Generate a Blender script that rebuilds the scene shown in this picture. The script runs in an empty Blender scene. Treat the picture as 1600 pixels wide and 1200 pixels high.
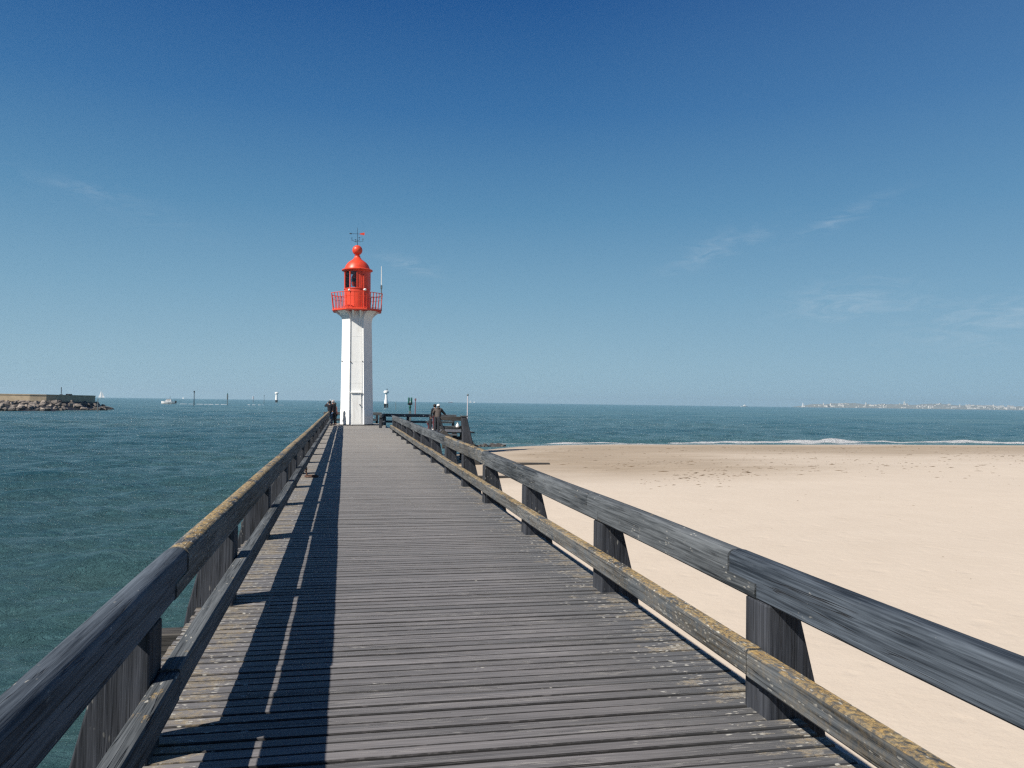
import bpy, bmesh, math, random
import numpy as np
from mathutils import Vector, Matrix
R_ = math.radians
C = bpy.context.scene.collection
HAZE = 0.00007
K = 1.1765                    # survey units -> metres (eye level 1.7 units = 2.0 m)

# ------------------------------------------------------------------ camera, sky, sun
YAW, PITCH, ROLL = 11.6, 1.35, 0.79
def cam_axes():
    y, p, r = R_(YAW), R_(PITCH), R_(ROLL)
    f = Vector((math.sin(y)*math.cos(p), math.cos(y)*math.cos(p), math.sin(p)))
    rt = Vector((math.cos(y), -math.sin(y), 0)); up = rt.cross(f)
    return math.cos(r)*rt + math.sin(r)*up, -math.sin(r)*rt + math.cos(r)*up, f
RT, UP, FW = cam_axes()
cd = bpy.data.cameras.new('camera'); cam = bpy.data.objects.new('camera', cd); C.objects.link(cam)
cd.sensor_width = 36; cd.lens = 1250/1600*36; cd.clip_start = 0.05; cd.clip_end = 60000
m = Matrix((RT, UP, -FW)).transposed().to_4x4(); m.translation = (0, 0, 1.7*K); cam.matrix_world = m
bpy.context.scene.camera = cam

SUN = Vector((-0.665, -0.330, 0.675)).normalized()
SUN_EL = math.asin(SUN.z)
ld = bpy.data.lights.new('sun', 'SUN'); ld.energy = 5.0; ld.angle = R_(0.5); ld.color = (1.0, 0.93, 0.83)
lo = bpy.data.objects.new('sun', ld); C.objects.link(lo)
lo.rotation_euler = SUN.to_track_quat('Z', 'Y').to_euler(); lo.location = (-40, -20, 60)

w = bpy.data.worlds.new('World'); bpy.context.scene.world = w; w.use_nodes = True
nt = w.node_tree; nt.nodes.clear()
def N(nt, t, **kw):
    n = nt.nodes.new(t)
    for k, v in kw.items():
        if k.startswith('i_'):
            key = k[2:]; key = int(key) if key.isdigit() else key.replace('_', ' ')
            n.inputs[key].default_value = v
        else: setattr(n, k, v)
    return n
def L(nt, a, b): nt.links.new(a, b)
def Mth(nt, op, a, b=None, c=None, clamp=False):
    n = nt.nodes.new('ShaderNodeMath'); n.operation = op; n.use_clamp = clamp
    for i, v in enumerate((a, b, c)):
        if v is None: continue
        if isinstance(v, (int, float)): n.inputs[i].default_value = v
        else: L(nt, v, n.inputs[i])
    return n.outputs[0]
def Mixc(nt, fac, a, b, blend='MIX'):
    n = nt.nodes.new('ShaderNodeMix'); n.data_type = 'RGBA'; n.blend_type = blend
    for sock, v in ((n.inputs[0], fac), (n.inputs[6], a), (n.inputs[7], b)):
        if isinstance(v, (int, float)): sock.default_value = v
        elif isinstance(v, tuple): sock.default_value = (*v[:3], 1)
        else: L(nt, v, sock)
    return n.outputs[2]
def Ramp(nt, v, pts, interp='LINEAR'):
    n = nt.nodes.new('ShaderNodeValToRGB'); n.color_ramp.interpolation = interp
    el = n.color_ramp.elements
    while len(el) < len(pts): el.new(0.5)
    for e, (p, c) in zip(el, pts):
        e.position = p; e.color = (c, c, c, 1) if isinstance(c, (int, float)) else (*c, 1)
    L(nt, v, n.inputs[0]); return n.outputs[0]

sky = N(nt, 'ShaderNodeTexSky', sky_type='NISHITA', sun_disc=False, sun_elevation=SUN_EL,
        sun_rotation=math.atan2(SUN.x, SUN.y), altitude=0, air_density=1.0, dust_density=0.6, ozone_density=2.0)
tc = N(nt, 'ShaderNodeTexCoord')
nrm = N(nt, 'ShaderNodeVectorMath', operation='NORMALIZE'); L(nt, tc.outputs['Generated'], nrm.inputs[0])
SKY_STR = 0.066
# the sky's own colour by height above the horizon (deep blue overhead, pale towards the sea), carried on the Nishita sky
nz_ = N(nt, 'ShaderNodeSeparateXYZ'); L(nt, nrm.outputs[0], nz_.inputs[0])
def lin(r, g, b): return tuple(((c/255+0.055)/1.055)**2.4 if c > 10 else c/255/12.92 for c in (r, g, b))
grad = Ramp(nt, nz_.outputs[2], [(0.0, lin(151, 184, 202)), (0.045, lin(144, 180, 200)), (0.13, lin(120, 164, 192)), (0.23, lin(88, 140, 179)), (0.34, lin(56, 111, 164)), (0.46, lin(30, 84, 145)), (0.62, lin(12, 55, 115)), (1.0, lin(5, 34, 88))])
azr = N(nt, 'ShaderNodeVectorMath', operation='DOT_PRODUCT'); L(nt, nrm.outputs[0], azr.inputs[0]); azr.inputs[1].default_value = (math.cos(R_(11)), -math.sin(R_(11)), 0)
azf = Ramp(nt, azr.outputs['Value'], [(0.05, 0.0), (0.7, 0.20)])
grad = Mixc(nt, azf, grad, lin(122, 165, 202))
sgr = N(nt, 'ShaderNodeVectorMath', operation='SCALE'); L(nt, grad, sgr.inputs[0]); sgr.inputs['Scale'].default_value = 10.0
skc = Mixc(nt, 0.97, sky.outputs[0], sgr.outputs[0])
# a few thin cirrus wisps, each in its own part of the sky
def pdir(x, y): return (FW + RT*((x-800)/1250) + UP*((600-y)/1250)).normalized()
cn = N(nt, 'ShaderNodeTexNoise', i_Scale=26.0, i_Detail=7.0, i_Roughness=0.62, i_Distortion=1.2)
mp = N(nt, 'ShaderNodeMapping'); mp.inputs['Scale'].default_value = (0.8, 0.8, 3.0); L(nt, nrm.outputs[0], mp.inputs[0]); L(nt, mp.outputs[0], cn.inputs['Vector'])
cmask = None
for (x, y, lu, lv, tilt, amp) in [(140, 296, .040, .006, -6, .38), (200, 325, .10, .016, -15, .12), (642, 415, .036, .008, -12, .55), (1105, 393, .045, .012, 24, .5),
                                  (1310, 342, .05, .008, 22, .5), (1315, 468, .055, .020, 12, .5), (1575, 505, .09, .022, 8, .5), (1180, 372, .04, .008, 30, .25), (1450, 480, .12, .02, -3, .22)]:
    d = pdir(x, y); h = d.cross(Vector((0, 0, 1))).normalized(); v = h.cross(d); t = R_(tilt)
    a = (h*math.cos(t) + v*math.sin(t))/lu; b = (-h*math.sin(t) + v*math.cos(t))/lv
    s = None
    for ax in (a, b):
        dn = N(nt, 'ShaderNodeVectorMath', operation='DOT_PRODUCT'); L(nt, nrm.outputs[0], dn.inputs[0]); dn.inputs[1].default_value = ax
        q = Mth(nt, 'SUBTRACT', dn.outputs['Value'], ax.dot(d)); q = Mth(nt, 'MULTIPLY', q, q)
        s = q if s is None else Mth(nt, 'ADD', s, q)
    dn = N(nt, 'ShaderNodeVectorMath', operation='DOT_PRODUCT'); L(nt, nrm.outputs[0], dn.inputs[0]); dn.inputs[1].default_value = d
    front = Mth(nt, 'GREATER_THAN', dn.outputs['Value'], 0.5)
    g = Mth(nt, 'MULTIPLY', Mth(nt, 'EXPONENT', Mth(nt, 'MULTIPLY', s, -1.0)), amp); g = Mth(nt, 'MULTIPLY', g, front)
    cmask = g if cmask is None else Mth(nt, 'ADD', cmask, g)
cf = Mth(nt, 'MULTIPLY', Mth(nt, 'MULTIPLY', cmask, 0.40), Ramp(nt, cn.outputs['Fac'], [(0.42, 0.0), (0.72, 1.0)]), clamp=True)
skf = Mixc(nt, cf, skc, (7.0, 7.6, 8.2))
bg = N(nt, 'ShaderNodeBackground'); L(nt, skf, bg.inputs[0]); bg.inputs[1].default_value = SKY_STR
wo = N(nt, 'ShaderNodeOutputWorld'); L(nt, bg.outputs[0], wo.inputs[0])

sc = bpy.context.scene
sc.view_settings.view_transform = 'Standard'; sc.view_settings.look = 'None'; sc.view_settings.gamma = 1.0
sc.view_settings.exposure = 0.6; sc.view_settings.use_curve_mapping = False
sc.render.engine = 'CYCLES'; sc.cycles.use_denoising = False; sc.cycles.max_bounces = 8; sc.cycles.volume_bounces = 0; sc.cycles.sample_clamp_direct = 3.0; sc.cycles.sample_clamp_indirect = 3.0; sc.cycles.filter_width = 1.35

# ------------------------------------------------------------------ helpers
def W(x, y, z):               # the pier climbs slightly and drifts a touch to the left as it runs out
    return (x - 0.003*y, y, z + 0.0048*y)
def tag(o, label=None, cat=None, group=None, kind=None):
    for k, v in (('label', label), ('category', cat), ('group', group), ('kind', kind)):
        if v: o[k] = v
    return o
def empty(name, loc=(0, 0, 0), rz=0, label=None, cat=None, group=None):
    o = bpy.data.objects.new(name, None); C.objects.link(o)
    o.location = tuple(c*K for c in loc); o.rotation_euler = (0, 0, rz); o.empty_display_size = 0.2
    return tag(o, label, cat, group)

class MB:
    def __init__(s): s.v = []; s.f = []; s.a = []; s.xf = None; s.r = 0.0
    def add(s, vs, fs, r=None):
        n = len(s.v)
        for p in vs: s.v.append(s.xf(*p) if s.xf else tuple(p))
        for f in fs: s.f.append(tuple(i+n for i in f)); s.a.append(s.r if r is None else r)
    def box(s, x0, x1, y0, y1, z0, z1, r=None):
        s.hexa([(x0,y0,z0),(x1,y0,z0),(x1,y1,z0),(x0,y1,z0),(x0,y0,z1),(x1,y0,z1),(x1,y1,z1),(x0,y1,z1)], r)
    def hexa(s, p, r=None):
        s.add(p, [(3,2,1,0),(4,5,6,7),(0,1,5,4),(1,2,6,5),(2,3,7,6),(3,0,4,7)], r)
    def beam(s, a, b, w_, h_, r=None, up=(0,0,1)):
        a = Vector(a); b = Vector(b); d = (b-a).normalized(); u = Vector(up)
        if abs(d.dot(u)) > 0.95: u = Vector((0,1,0))
        sd = d.cross(u).normalized()*w_/2; u = sd.cross(d).normalized()*h_/2
        s.hexa([a-sd-u, a+sd-u, b+sd-u, b-sd-u, a-sd+u, a+sd+u, b+sd+u, b-sd+u], r)
    def tube(s, pts, rad, n=10, caps=True):
        pts = [Vector(p) for p in pts]; rad = rad if isinstance(rad, (list, tuple)) else [rad]*len(pts)
        vs = []; fs = []
        for i, p in enumerate(pts):
            d = (pts[min(i+1, len(pts)-1)] - pts[max(i-1, 0)]).normalized()
            u = Vector((0,0,1)) if abs(d.z) < 0.9 else Vector((1,0,0))
            a = d.cross(u).normalized(); b = a.cross(d)
            for k in range(n):
                t = 2*math.pi*k/n; vs.append(p + (a*math.cos(t) + b*math.sin(t))*rad[i])
        for i in range(len(pts)-1):
            for k in range(n): fs.append((i*n+k, i*n+(k+1)%n, (i+1)*n+(k+1)%n, (i+1)*n+k))
        if caps: fs.append(tuple(range(n))[::-1]); fs.append(tuple(range((len(pts)-1)*n, len(pts)*n)))
        s.add(vs, fs)
    def lathe(s, prof, n=32, c=(0,0), a0=0, a1=2*math.pi, caps=True):
        full = abs(a1-a0-2*math.pi) < 1e-6; m_ = n if full else n+1; vs = []; fs = []
        for (r, z) in prof:
            for k in range(m_):
                t = a0 + (a1-a0)*k/n; vs.append((c[0]+r*math.cos(t), c[1]+r*math.sin(t), z))
        for i in range(len(prof)-1):
            for k in range(n):
                k2 = (k+1) % m_; fs.append((i*m_+k, i*m_+k2, (i+1)*m_+k2, (i+1)*m_+k))
        if caps and full:
            if prof[0][0] > 1e-5: fs.append(tuple(range(n))[::-1])
            if prof[-1][0] > 1e-5: fs.append(tuple(range((len(prof)-1)*n, len(prof)*n)))
        s.add(vs, fs)
    def prism(s, poly, z0, z1, poly1=None):
        n = len(poly); p1 = poly1 or poly
        s.add([(x, y, z0) for x, y in poly] + [(x, y, z1) for x, y in p1],
              [tuple(range(n))[::-1], tuple(range(n, 2*n))] + [(i, (i+1)%n, n+(i+1)%n, n+i) for i in range(n)])
    def sphere(s, c, r, n=12, sz=1):
        s.lathe([(r*math.sin(math.pi*i/n), c[2]-r*sz*math.cos(math.pi*i/n)) for i in range(n+1)], n*2, (c[0], c[1]), caps=False)
    def build(s, name, mat, parent=None, bevel=0, smooth=False, seg=1, loc=None, weld=False):
        me = bpy.data.meshes.new(name)
        me.from_pydata([(a*K, b*K, c*K) for a, b, c in s.v], [], s.f); me.update()
        at = me.attributes.new('rnd', 'FLOAT', 'FACE'); at.data.foreach_set('value', s.a)
        bm = bmesh.new(); bm.from_mesh(me)
        if weld: bmesh.ops.remove_doubles(bm, verts=bm.verts, dist=1e-5)
        bmesh.ops.recalc_face_normals(bm, faces=bm.faces)
        if bevel:
            ed = [e for e in bm.edges if len(e.link_faces) == 2 and e.calc_face_angle(0) > 0.35]
            bmesh.ops.bevel(bm, geom=ed, offset=bevel*K, segments=seg, affect='EDGES', profile=0.5)
        bm.to_mesh(me); bm.free()
        if smooth:
            me.polygons.foreach_set('use_smooth', [True]*len(me.polygons))
            try: me.set_sharp_from_angle(angle=R_(38))
            except Exception: pass
        me.materials.append(mat)
        o = bpy.data.objects.new(name, me); C.objects.link(o)
        if parent: o.parent = parent
        if loc: o.location = tuple(c*K for c in loc)
        return o

def copy_tree(o, parent=None):
    c = o.copy(); C.objects.link(c)
    if parent: c.parent = parent
    for ch in list(o.children): copy_tree(ch, c)
    return c

# ------------------------------------------------------------------ materials
def newmat(name):
    mt = bpy.data.materials.new(name); mt.use_nodes = True; t = mt.node_tree; t.nodes.clear()
    p = N(t, 'ShaderNodeBsdfPrincipled'); o = N(t, 'ShaderNodeOutputMaterial'); L(t, p.outputs[0], o.inputs[0])
    return mt, t, p
def S(p, k, v):
    for n in ((k,) if isinstance(k, str) else k):
        if n in p.inputs: p.inputs[n].default_value = v; return
def noise(t, vec, scale, detail=4, rough=0.55, dist=0.0):
    n = N(t, 'ShaderNodeTexNoise', i_Scale=scale, i_Detail=detail, i_Roughness=rough, i_Distortion=dist); L(t, vec, n.inputs['Vector']); return n.outputs['Fac']
def mapping(t, vec, scale, loc=(0,0,0)):
    n = N(t, 'ShaderNodeMapping'); n.inputs['Scale'].default_value = scale; n.inputs['Location'].default_value = loc; L(t, vec, n.inputs[0]); return n.outputs[0]
def coords(t, rand=True):
    tcn = N(t, 'ShaderNodeTexCoord')
    if not rand: return tcn.outputs['Object']
    oi = N(t, 'ShaderNodeObjectInfo'); mu = Mth(t, 'MULTIPLY', oi.outputs['Random'], 57.0)
    v = N(t, 'ShaderNodeVectorMath', operation='ADD'); L(t, tcn.outputs['Object'], v.inputs[0])
    cx = N(t, 'ShaderNodeCombineXYZ'); L(t, mu, cx.inputs[0]); L(t, mu, cx.inputs[1]); L(t, mu, cx.inputs[2]); L(t, cx.outputs[0], v.inputs[1])
    return v.outputs[0]
def sep(t, v, i):
    n = N(t, 'ShaderNodeSeparateXYZ'); L(t, v, n.inputs[0]); return n.outputs[i]
def bump(t, p, h, dist=0.01, strength=0.6):
    b = N(t, 'ShaderNodeBump'); b.inputs['Distance'].default_value = dist; b.inputs['Strength'].default_value = strength
    L(t, h, b.inputs['Height']); L(t, b.outputs[0], p.inputs['Normal'])

def wood(name, axis, dark, light, lichen=0.0, white=0.15, rough=0.75, deck=False, crack=1.0):
    mt, t, p = newmat(name); v = coords(t, not deck)
    sg = [26, 26, 26]; sg['xyz'.index(axis)] = 1.1
    sc_ = [75, 75, 75]; sc_['xyz'.index(axis)] = 1.6
    sw = [9, 9, 9]; sw['xyz'.index(axis)] = 1.1
    if deck:                                     # shift the grain from board to board
        at = N(t, 'ShaderNodeAttribute', attribute_name='rnd'); r = at.outputs['Fac']
        cx = N(t, 'ShaderNodeCombineXYZ'); L(t, Mth(t, 'MULTIPLY', r, 91.0), cx.inputs[0]); L(t, Mth(t, 'MULTIPLY', r, 37.0), cx.inputs[2])
        va = N(t, 'ShaderNodeVectorMath', operation='ADD'); L(t, v, va.inputs[0]); L(t, cx.outputs[0], va.inputs[1]); vg = va.outputs[0]
    else: vg = v
    g1 = noise(t, mapping(t, vg, sg), 1.0, 6, 0.65, 0.6)
    g2 = noise(t, mapping(t, vg, sc_), 1.0, 3, 0.6)
    bl = noise(t, mapping(t, vg, sw), 0.35, 4, 0.6)
    sk_ = [24, 24, 24]; sk_['xyz'.index(axis)] = 0.5
    ck = Ramp(t, noise(t, mapping(t, vg, sk_), 1.0, 2, 0.5, 0.1), [(0.484, 0.0), (0.5, 1.0), (0.516, 0.0)])
    ckm = Ramp(t, noise(t, vg, 1.3, 2), [(0.42, 0.0), (0.58, 1.0)])
    ck = Mth(t, 'MULTIPLY', Mth(t, 'MULTIPLY', ck, ckm), crack)
    f = Mth(t, 'ADD', Mth(t, 'MULTIPLY', g1, 0.55), Mth(t, 'MULTIPLY', g2, 0.42))
    f = Mth(t, 'ADD', f, Mth(t, 'MULTIPLY', bl, 0.45))
    f = Ramp(t, f, [(0.58, 0.0), (0.84, 1.0)])
    col = Mixc(t, f, dark, light)
    if deck:
        tone = Mth(t, 'ADD', Mth(t, 'MULTIPLY', r, 0.42), 0.76)
        cc = N(t, 'ShaderNodeCombineXYZ'); [L(t, tone, cc.inputs[i]) for i in range(3)]
        col = Mixc(t, 1.0, col, cc.outputs[0], 'MULTIPLY')
        big = Ramp(t, noise(t, v, 0.55, 3), [(0.35, 0.0), (0.65, 1.0)])
        col = Mixc(t, Mth(t, 'MULTIPLY', big, 0.30), col, (0.055, 0.053, 0.056))
        far_pale = Mth(t, 'MULTIPLY', Mth(t, 'SUBTRACT', sep(t, v, 1), 7*K), 0.035, clamp=True)  # boards turn paler along the pier: grazing-light brightening put into the colour
        col = Mixc(t, Mth(t, 'MULTIPLY', far_pale, 0.75), col, (0.32, 0.295, 0.26))
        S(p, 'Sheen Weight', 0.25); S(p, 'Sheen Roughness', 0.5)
    col = Mixc(t, Mth(t, 'MULTIPLY', ck, 0.85), col, (0.012, 0.012, 0.014))
    ge = N(t, 'ShaderNodeNewGeometry'); nz = sep(t, ge.outputs['True Normal'], 2)
    topm = Ramp(t, nz, [(0.45, 0.12), (0.9, 1.0)])
    sa = [3.2, 3.2, 3.2]; sa['xyz'.index(axis)] = 1.6
    ln = noise(t, mapping(t, v, sa), 1.6, 7, 0.72)
    if deck:
        grime = Ramp(t, Mth(t, 'ADD', nz, Mth(t, 'MULTIPLY', Mth(t, 'SUBTRACT', noise(t, v, 14.0, 3), 0.5), 0.35)), [(0.70, 1.0), (0.86, 0.0)])
        col = Mixc(t, Mth(t, 'MULTIPLY', grime, 0.93), col, (0.006, 0.006, 0.007))
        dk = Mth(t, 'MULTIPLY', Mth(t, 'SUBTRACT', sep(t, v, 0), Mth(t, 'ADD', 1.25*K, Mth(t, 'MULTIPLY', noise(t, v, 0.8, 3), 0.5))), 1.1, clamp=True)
        col = Mixc(t, Mth(t, 'MULTIPLY', Mth(t, 'MULTIPLY', dk, 0.75), Mth(t, 'SUBTRACT', 1.0, Mth(t, 'MULTIPLY', far_pale, 0.85))), col, (0.022, 0.024, 0.027))
        x = sep(t, v, 0)
        e = Mth(t, 'ADD', Mth(t, 'MULTIPLY', Mth(t, 'SUBTRACT', x, 1.75*K), 1.5, clamp=True), Mth(t, 'MULTIPLY', Mth(t, 'SUBTRACT', -0.42*K, x), 2.6, clamp=True), clamp=True)
        edge = Mth(t, 'ADD', Mth(t, 'MULTIPLY', e, 0.20), -0.135)
    else: edge = lichen*0.31 - 0.155
    lm = Mth(t, 'ADD', ln, edge)
    lm = Mth(t, 'MULTIPLY', Ramp(t, lm, [(0.54, 0.0), (0.60, 1.0)]), topm); lm = Mth(t, 'MULTIPLY', lm, Ramp(t, noise(t, v, 26.0, 5, 0.75), [(0.40, 0.1), (0.58, 1.0)]))
    lcol = Mixc(t, noise(t, v, 9.0, 3), ((0.20, 0.13, 0.045) if deck else (0.42, 0.235, 0.04)), ((0.17, 0.16, 0.125) if deck else (0.36, 0.31, 0.19)))
    col = Mixc(t, Mth(t, 'MULTIPLY', lm, 0.92), col, lcol)
    # pale crusty lichen spots and gull droppings
    vo = N(t, 'ShaderNodeTexVoronoi', feature='F1', i_Scale=1.0, i_Randomness=1.0)
    sv = [44, 44, 44]; sv['xyz'.index(axis)] = 15
    dv = N(t, 'ShaderNodeVectorMath', operation='ADD'); L(t, mapping(t, v, sv), dv.inputs[0])
    nn = N(t, 'ShaderNodeTexNoise', i_Scale=22.0, i_Detail=3.0); L(t, v, nn.inputs['Vector'])
    ns = N(t, 'ShaderNodeVectorMath', operation='SCALE'); L(t, nn.outputs['Color'], ns.inputs[0]); ns.inputs['Scale'].default_value = 0.9; L(t, ns.outputs[0], dv.inputs[1])
    L(t, dv.outputs[0], vo.inputs['Vector'])
    sp = Ramp(t, vo.outputs['Distance'], [(0.22, 1.0), (0.34, 0.0)])
    pick = Ramp(t, sep(t, vo.outputs['Color'], 0), [(0.62, 0.0), (0.64, 1.0)])
    area = noise(t, v, 2.4, 3)
    area = Mth(t, 'ADD', area, (Mth(t, 'ADD', Mth(t, 'MULTIPLY', e, 0.34), -0.14) if deck else white*0.35-0.10))
    area = Ramp(t, area, [(0.50, 0.0), (0.56, 1.0)])
    wm = Mth(t, 'MULTIPLY', Mth(t, 'MULTIPLY', sp, pick), Mth(t, 'MULTIPLY', area, Ramp(t, nz, [(0.0, 0.45), (0.8, 1.0)])))
    col = Mixc(t, Mth(t, 'MULTIPLY', wm, 0.9), col, (0.40, 0.39, 0.35))
    L(t, col, p.inputs['Base Color']); S(p, 'Roughness', rough); S(p, ('Specular IOR Level', 'Specular'), 0.35)
    h = Mth(t, 'ADD', Mth(t, 'MULTIPLY', g1, 0.5), Mth(t, 'MULTIPLY', g2, 0.35)); h = Mth(t, 'SUBTRACT', h, Mth(t, 'MULTIPLY', ck, 0.9)); h = Mth(t, 'ADD', h, Mth(t, 'MULTIPLY', Mth(t, 'ADD', lm, wm), 0.25))
    bump(t, p, h, 0.010, 1.0)
    return mt

def paint(name, col, rough=0.5, var=0.15, scale=3.0, dirt=None, dirt_amt=0.0, metallic=0.0):
    mt, t, p = newmat(name); v = coords(t)
    n = noise(t, v, scale, 5, 0.6)
    c = Mixc(t, Ramp(t, n, [(0.3, 0.0), (0.7, 1.0)]), tuple(x*(1-var) for x in col), tuple(min(1, x*(1+var)) for x in col))
    if dirt:
        d = noise(t, mapping(t, v, (5, 5, 0.7)), 1.0, 6, 0.7)
        c = Mixc(t, Mth(t, 'MULTIPLY', Ramp(t, d, [(0.52, 0.0), (0.72, 1.0)]), dirt_amt), c, dirt)
    L(t, c, p.inputs['Base Color']); S(p, 'Roughness', rough); S(p, 'Metallic', metallic); S(p, ('Specular IOR Level', 'Specular'), 0.4)
    bump(t, p, noise(t, v, 14.0, 4), 0.006, 0.35)
    return mt

GD, GL = (0.012, 0.016, 0.020), (0.115, 0.128, 0.140)
M = {}
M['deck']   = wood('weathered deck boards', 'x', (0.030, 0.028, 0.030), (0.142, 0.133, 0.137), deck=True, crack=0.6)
M['rail']   = wood('weathered rail timber', 'y', GD, GL, lichen=0.25, white=0.2)
M['rail_l'] = wood('lichen crusted rail timber', 'y', GD, GL, lichen=0.9, white=0.8)
M['rail_b'] = wood('bare bluish rail timber', 'y', (0.009, 0.015, 0.024), (0.082, 0.102, 0.128), lichen=0.0, white=0.0)
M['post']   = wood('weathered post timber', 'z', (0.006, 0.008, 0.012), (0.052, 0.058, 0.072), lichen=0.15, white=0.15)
M['under']  = wood('dark pier timber', 'x', (0.015, 0.015, 0.015), (0.08, 0.075, 0.07), lichen=0.1, white=0.0)
M['crossw'] = wood('weathered cross timber', 'x', GD, GL, lichen=0.3, white=0.2)
M['white']  = paint('white masonry paint', (0.77, 0.78, 0.77), 0.6, 0.03, 2.0, (0.42, 0.37, 0.30), 0.35)
M['red']    = paint('red gloss paint', (0.62, 0.058, 0.026), 0.42, 0.14, 4.0, (0.35, 0.05, 0.03), 0.35)
M['black']  = paint('black iron', (0.015, 0.016, 0.02), 0.5, 0.3)
M['iron']   = paint('grey iron', (0.10, 0.10, 0.11), 0.45, 0.3, 9.0, metallic=0.6)
M['rust']   = paint('rusted iron', (0.09, 0.045, 0.03), 0.7, 0.4, 20.0)
M['green']  = paint('dark green paint', (0.01, 0.09, 0.07), 0.4, 0.15)
M['pale']   = paint('pale painted pole', (0.55, 0.50, 0.52), 0.5, 0.1)
M['redpole']= paint('faded red pole', (0.22, 0.12, 0.13), 0.6, 0.2)
M['greypole']=paint('grey pole', (0.12, 0.15, 0.16), 0.6, 0.2)
M['hull']   = paint('white hull', (0.66, 0.66, 0.66), 0.3, 0.02)
M['sail']   = paint('white sailcloth', (0.7, 0.7, 0.7), 0.7, 0.02)
M['conc']   = paint('stained concrete', (0.40, 0.325, 0.225), 0.85, 0.2, 0.5, (0.20, 0.16, 0.12), 0.5)
M['darkcl'] = paint('black cloth', (0.008, 0.009, 0.014), 0.9, 0.2)
M['jeans']  = paint('blue denim', (0.05, 0.09, 0.16), 0.9, 0.2)
M['coat']   = paint('brown grey coat cloth', (0.07, 0.06, 0.055), 0.9, 0.2)
M['maroon'] = paint('dark red cloth', (0.10, 0.012, 0.02), 0.9, 0.2)
M['pinkcl'] = paint('dusty pink cloth', (0.30, 0.13, 0.13), 0.9, 0.1)
M['skin']   = paint('skin', (0.48, 0.26, 0.19), 0.55, 0.06)
M['hairb']  = paint('black hair', (0.010, 0.009, 0.009), 0.6, 0.2)
M['hairg']  = paint('grey hair', (0.35, 0.32, 0.32), 0.7, 0.1)
M['whitecl']= paint('white cloth', (0.72, 0.72, 0.70), 0.85, 0.03)
# glass of the lantern
mt, t, p = newmat('lantern glass'); tr = N(t, 'ShaderNodeBsdfTransparent'); tr.inputs[0].default_value = (0.80, 0.80, 0.84, 1)
gl = N(t, 'ShaderNodeBsdfGlossy'); gl.inputs['Roughness'].default_value = 0.03; fr = N(t, 'ShaderNodeFresnel'); fr.inputs[0].default_value = 1.45
mx = N(t, 'ShaderNodeMixShader'); L(t, fr.outputs[0], mx.inputs[0]); L(t, tr.outputs[0], mx.inputs[1]); L(t, gl.outputs[0], mx.inputs[2])
L(t, mx.outputs[0], [n for n in t.nodes if n.type == 'OUTPUT_MATERIAL'][0].inputs[0]); M['glass'] = mt
# rocks
mt, t, p = newmat('riprap stone'); v = coords(t); oi = N(t, 'ShaderNodeObjectInfo')
c = Mixc(t, noise(t, v, 1.2, 6, 0.7), (0.05, 0.043, 0.04), (0.46, 0.39, 0.33))
c = Mixc(t, Mth(t, 'MULTIPLY', Mth(t, 'POWER', oi.outputs['Random'], 0.8), 0.92), c, (0.06, 0.055, 0.055))
gz = sep(t, N(t, 'ShaderNodeNewGeometry').outputs['Position'], 2)
c = Mixc(t, Ramp(t, Mth(t, 'ADD', gz, Mth(t, 'MULTIPLY', noise(t, v, 0.6, 2), 0.6)), [(-0.0, 1.0), (0.0001, 0.0)]), c, c)
wet = Mth(t, 'LESS_THAN', Mth(t, 'ADD', gz, Mth(t, 'MULTIPLY', noise(t, v, 0.6, 2), 0.8)), -1.0)
c = Mixc(t, Mth(t, 'MULTIPLY', wet, 0.75), c, (0.025, 0.025, 0.025)); L(t, c, p.inputs['Base Color']); S(p, 'Roughness', 0.85); bump(t, p, noise(t, v, 3.0, 6), 0.06, 0.8); M['rock'] = mt

# ------------------------------------------------------------------ shoreline
ZS = -1.75                                       # sea level, survey units
SH = [(0.5, -90), (0.5, 6), (1.2, 20), (3.0, 38), (5.5, 50), (8.0, 55.0), (10.4, 58.3), (13.1, 61.8), (16.7, 63.6), (21.7, 64.8), (27.7, 64.9), (36.9, 65.4), (50.2, 66.0), (63.9, 65.6), (140, 64), (900, 60)]
SHP = np.array(SH)
def shore_dist(x, y):         # signed distance to the waterline, > 0 on the beach (arrays, survey units)
    p = np.stack([x, y], -1); best = np.full(x.shape, 1e9); sgn = np.zeros(x.shape)
    for a, b in zip(SHP[:-1], SHP[1:]):
        ab = b-a; tt = np.clip(((p-a)@ab)/(ab@ab), 0, 1); q = a + tt[..., None]*ab; dv = p-q; d = np.hypot(dv[..., 0], dv[..., 1])
        s = np.sign(ab[0]*dv[..., 1] - ab[1]*dv[..., 0]); u = d < best - 1e-9
        best = np.where(u, d, best); sgn = np.where(u, s, sgn)
    return -best*sgn
rng = np.random.RandomState(7); random.seed(7)
WAV = []
for i in range(84):
    lam = 0.26*(1.058**i); ang = R_(-78 + rng.normal()*24); k = 2*math.pi/lam
    WAV.append((k*math.cos(ang), k*math.sin(ang), rng.uniform(0, 6.28), 0.0115*lam**0.72*(1 if lam < 2.5 else (2.5/lam)**0.7), lam))
def waves(x, y, cell):
    z = np.zeros_like(x)
    for kx, ky, ph, am, lam in WAV:
        fade = np.clip(lam/(cell*2.6) - 0.6, 0, 1); z += am*fade*np.sin(kx*x + ky*y + ph)
    return z
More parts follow.
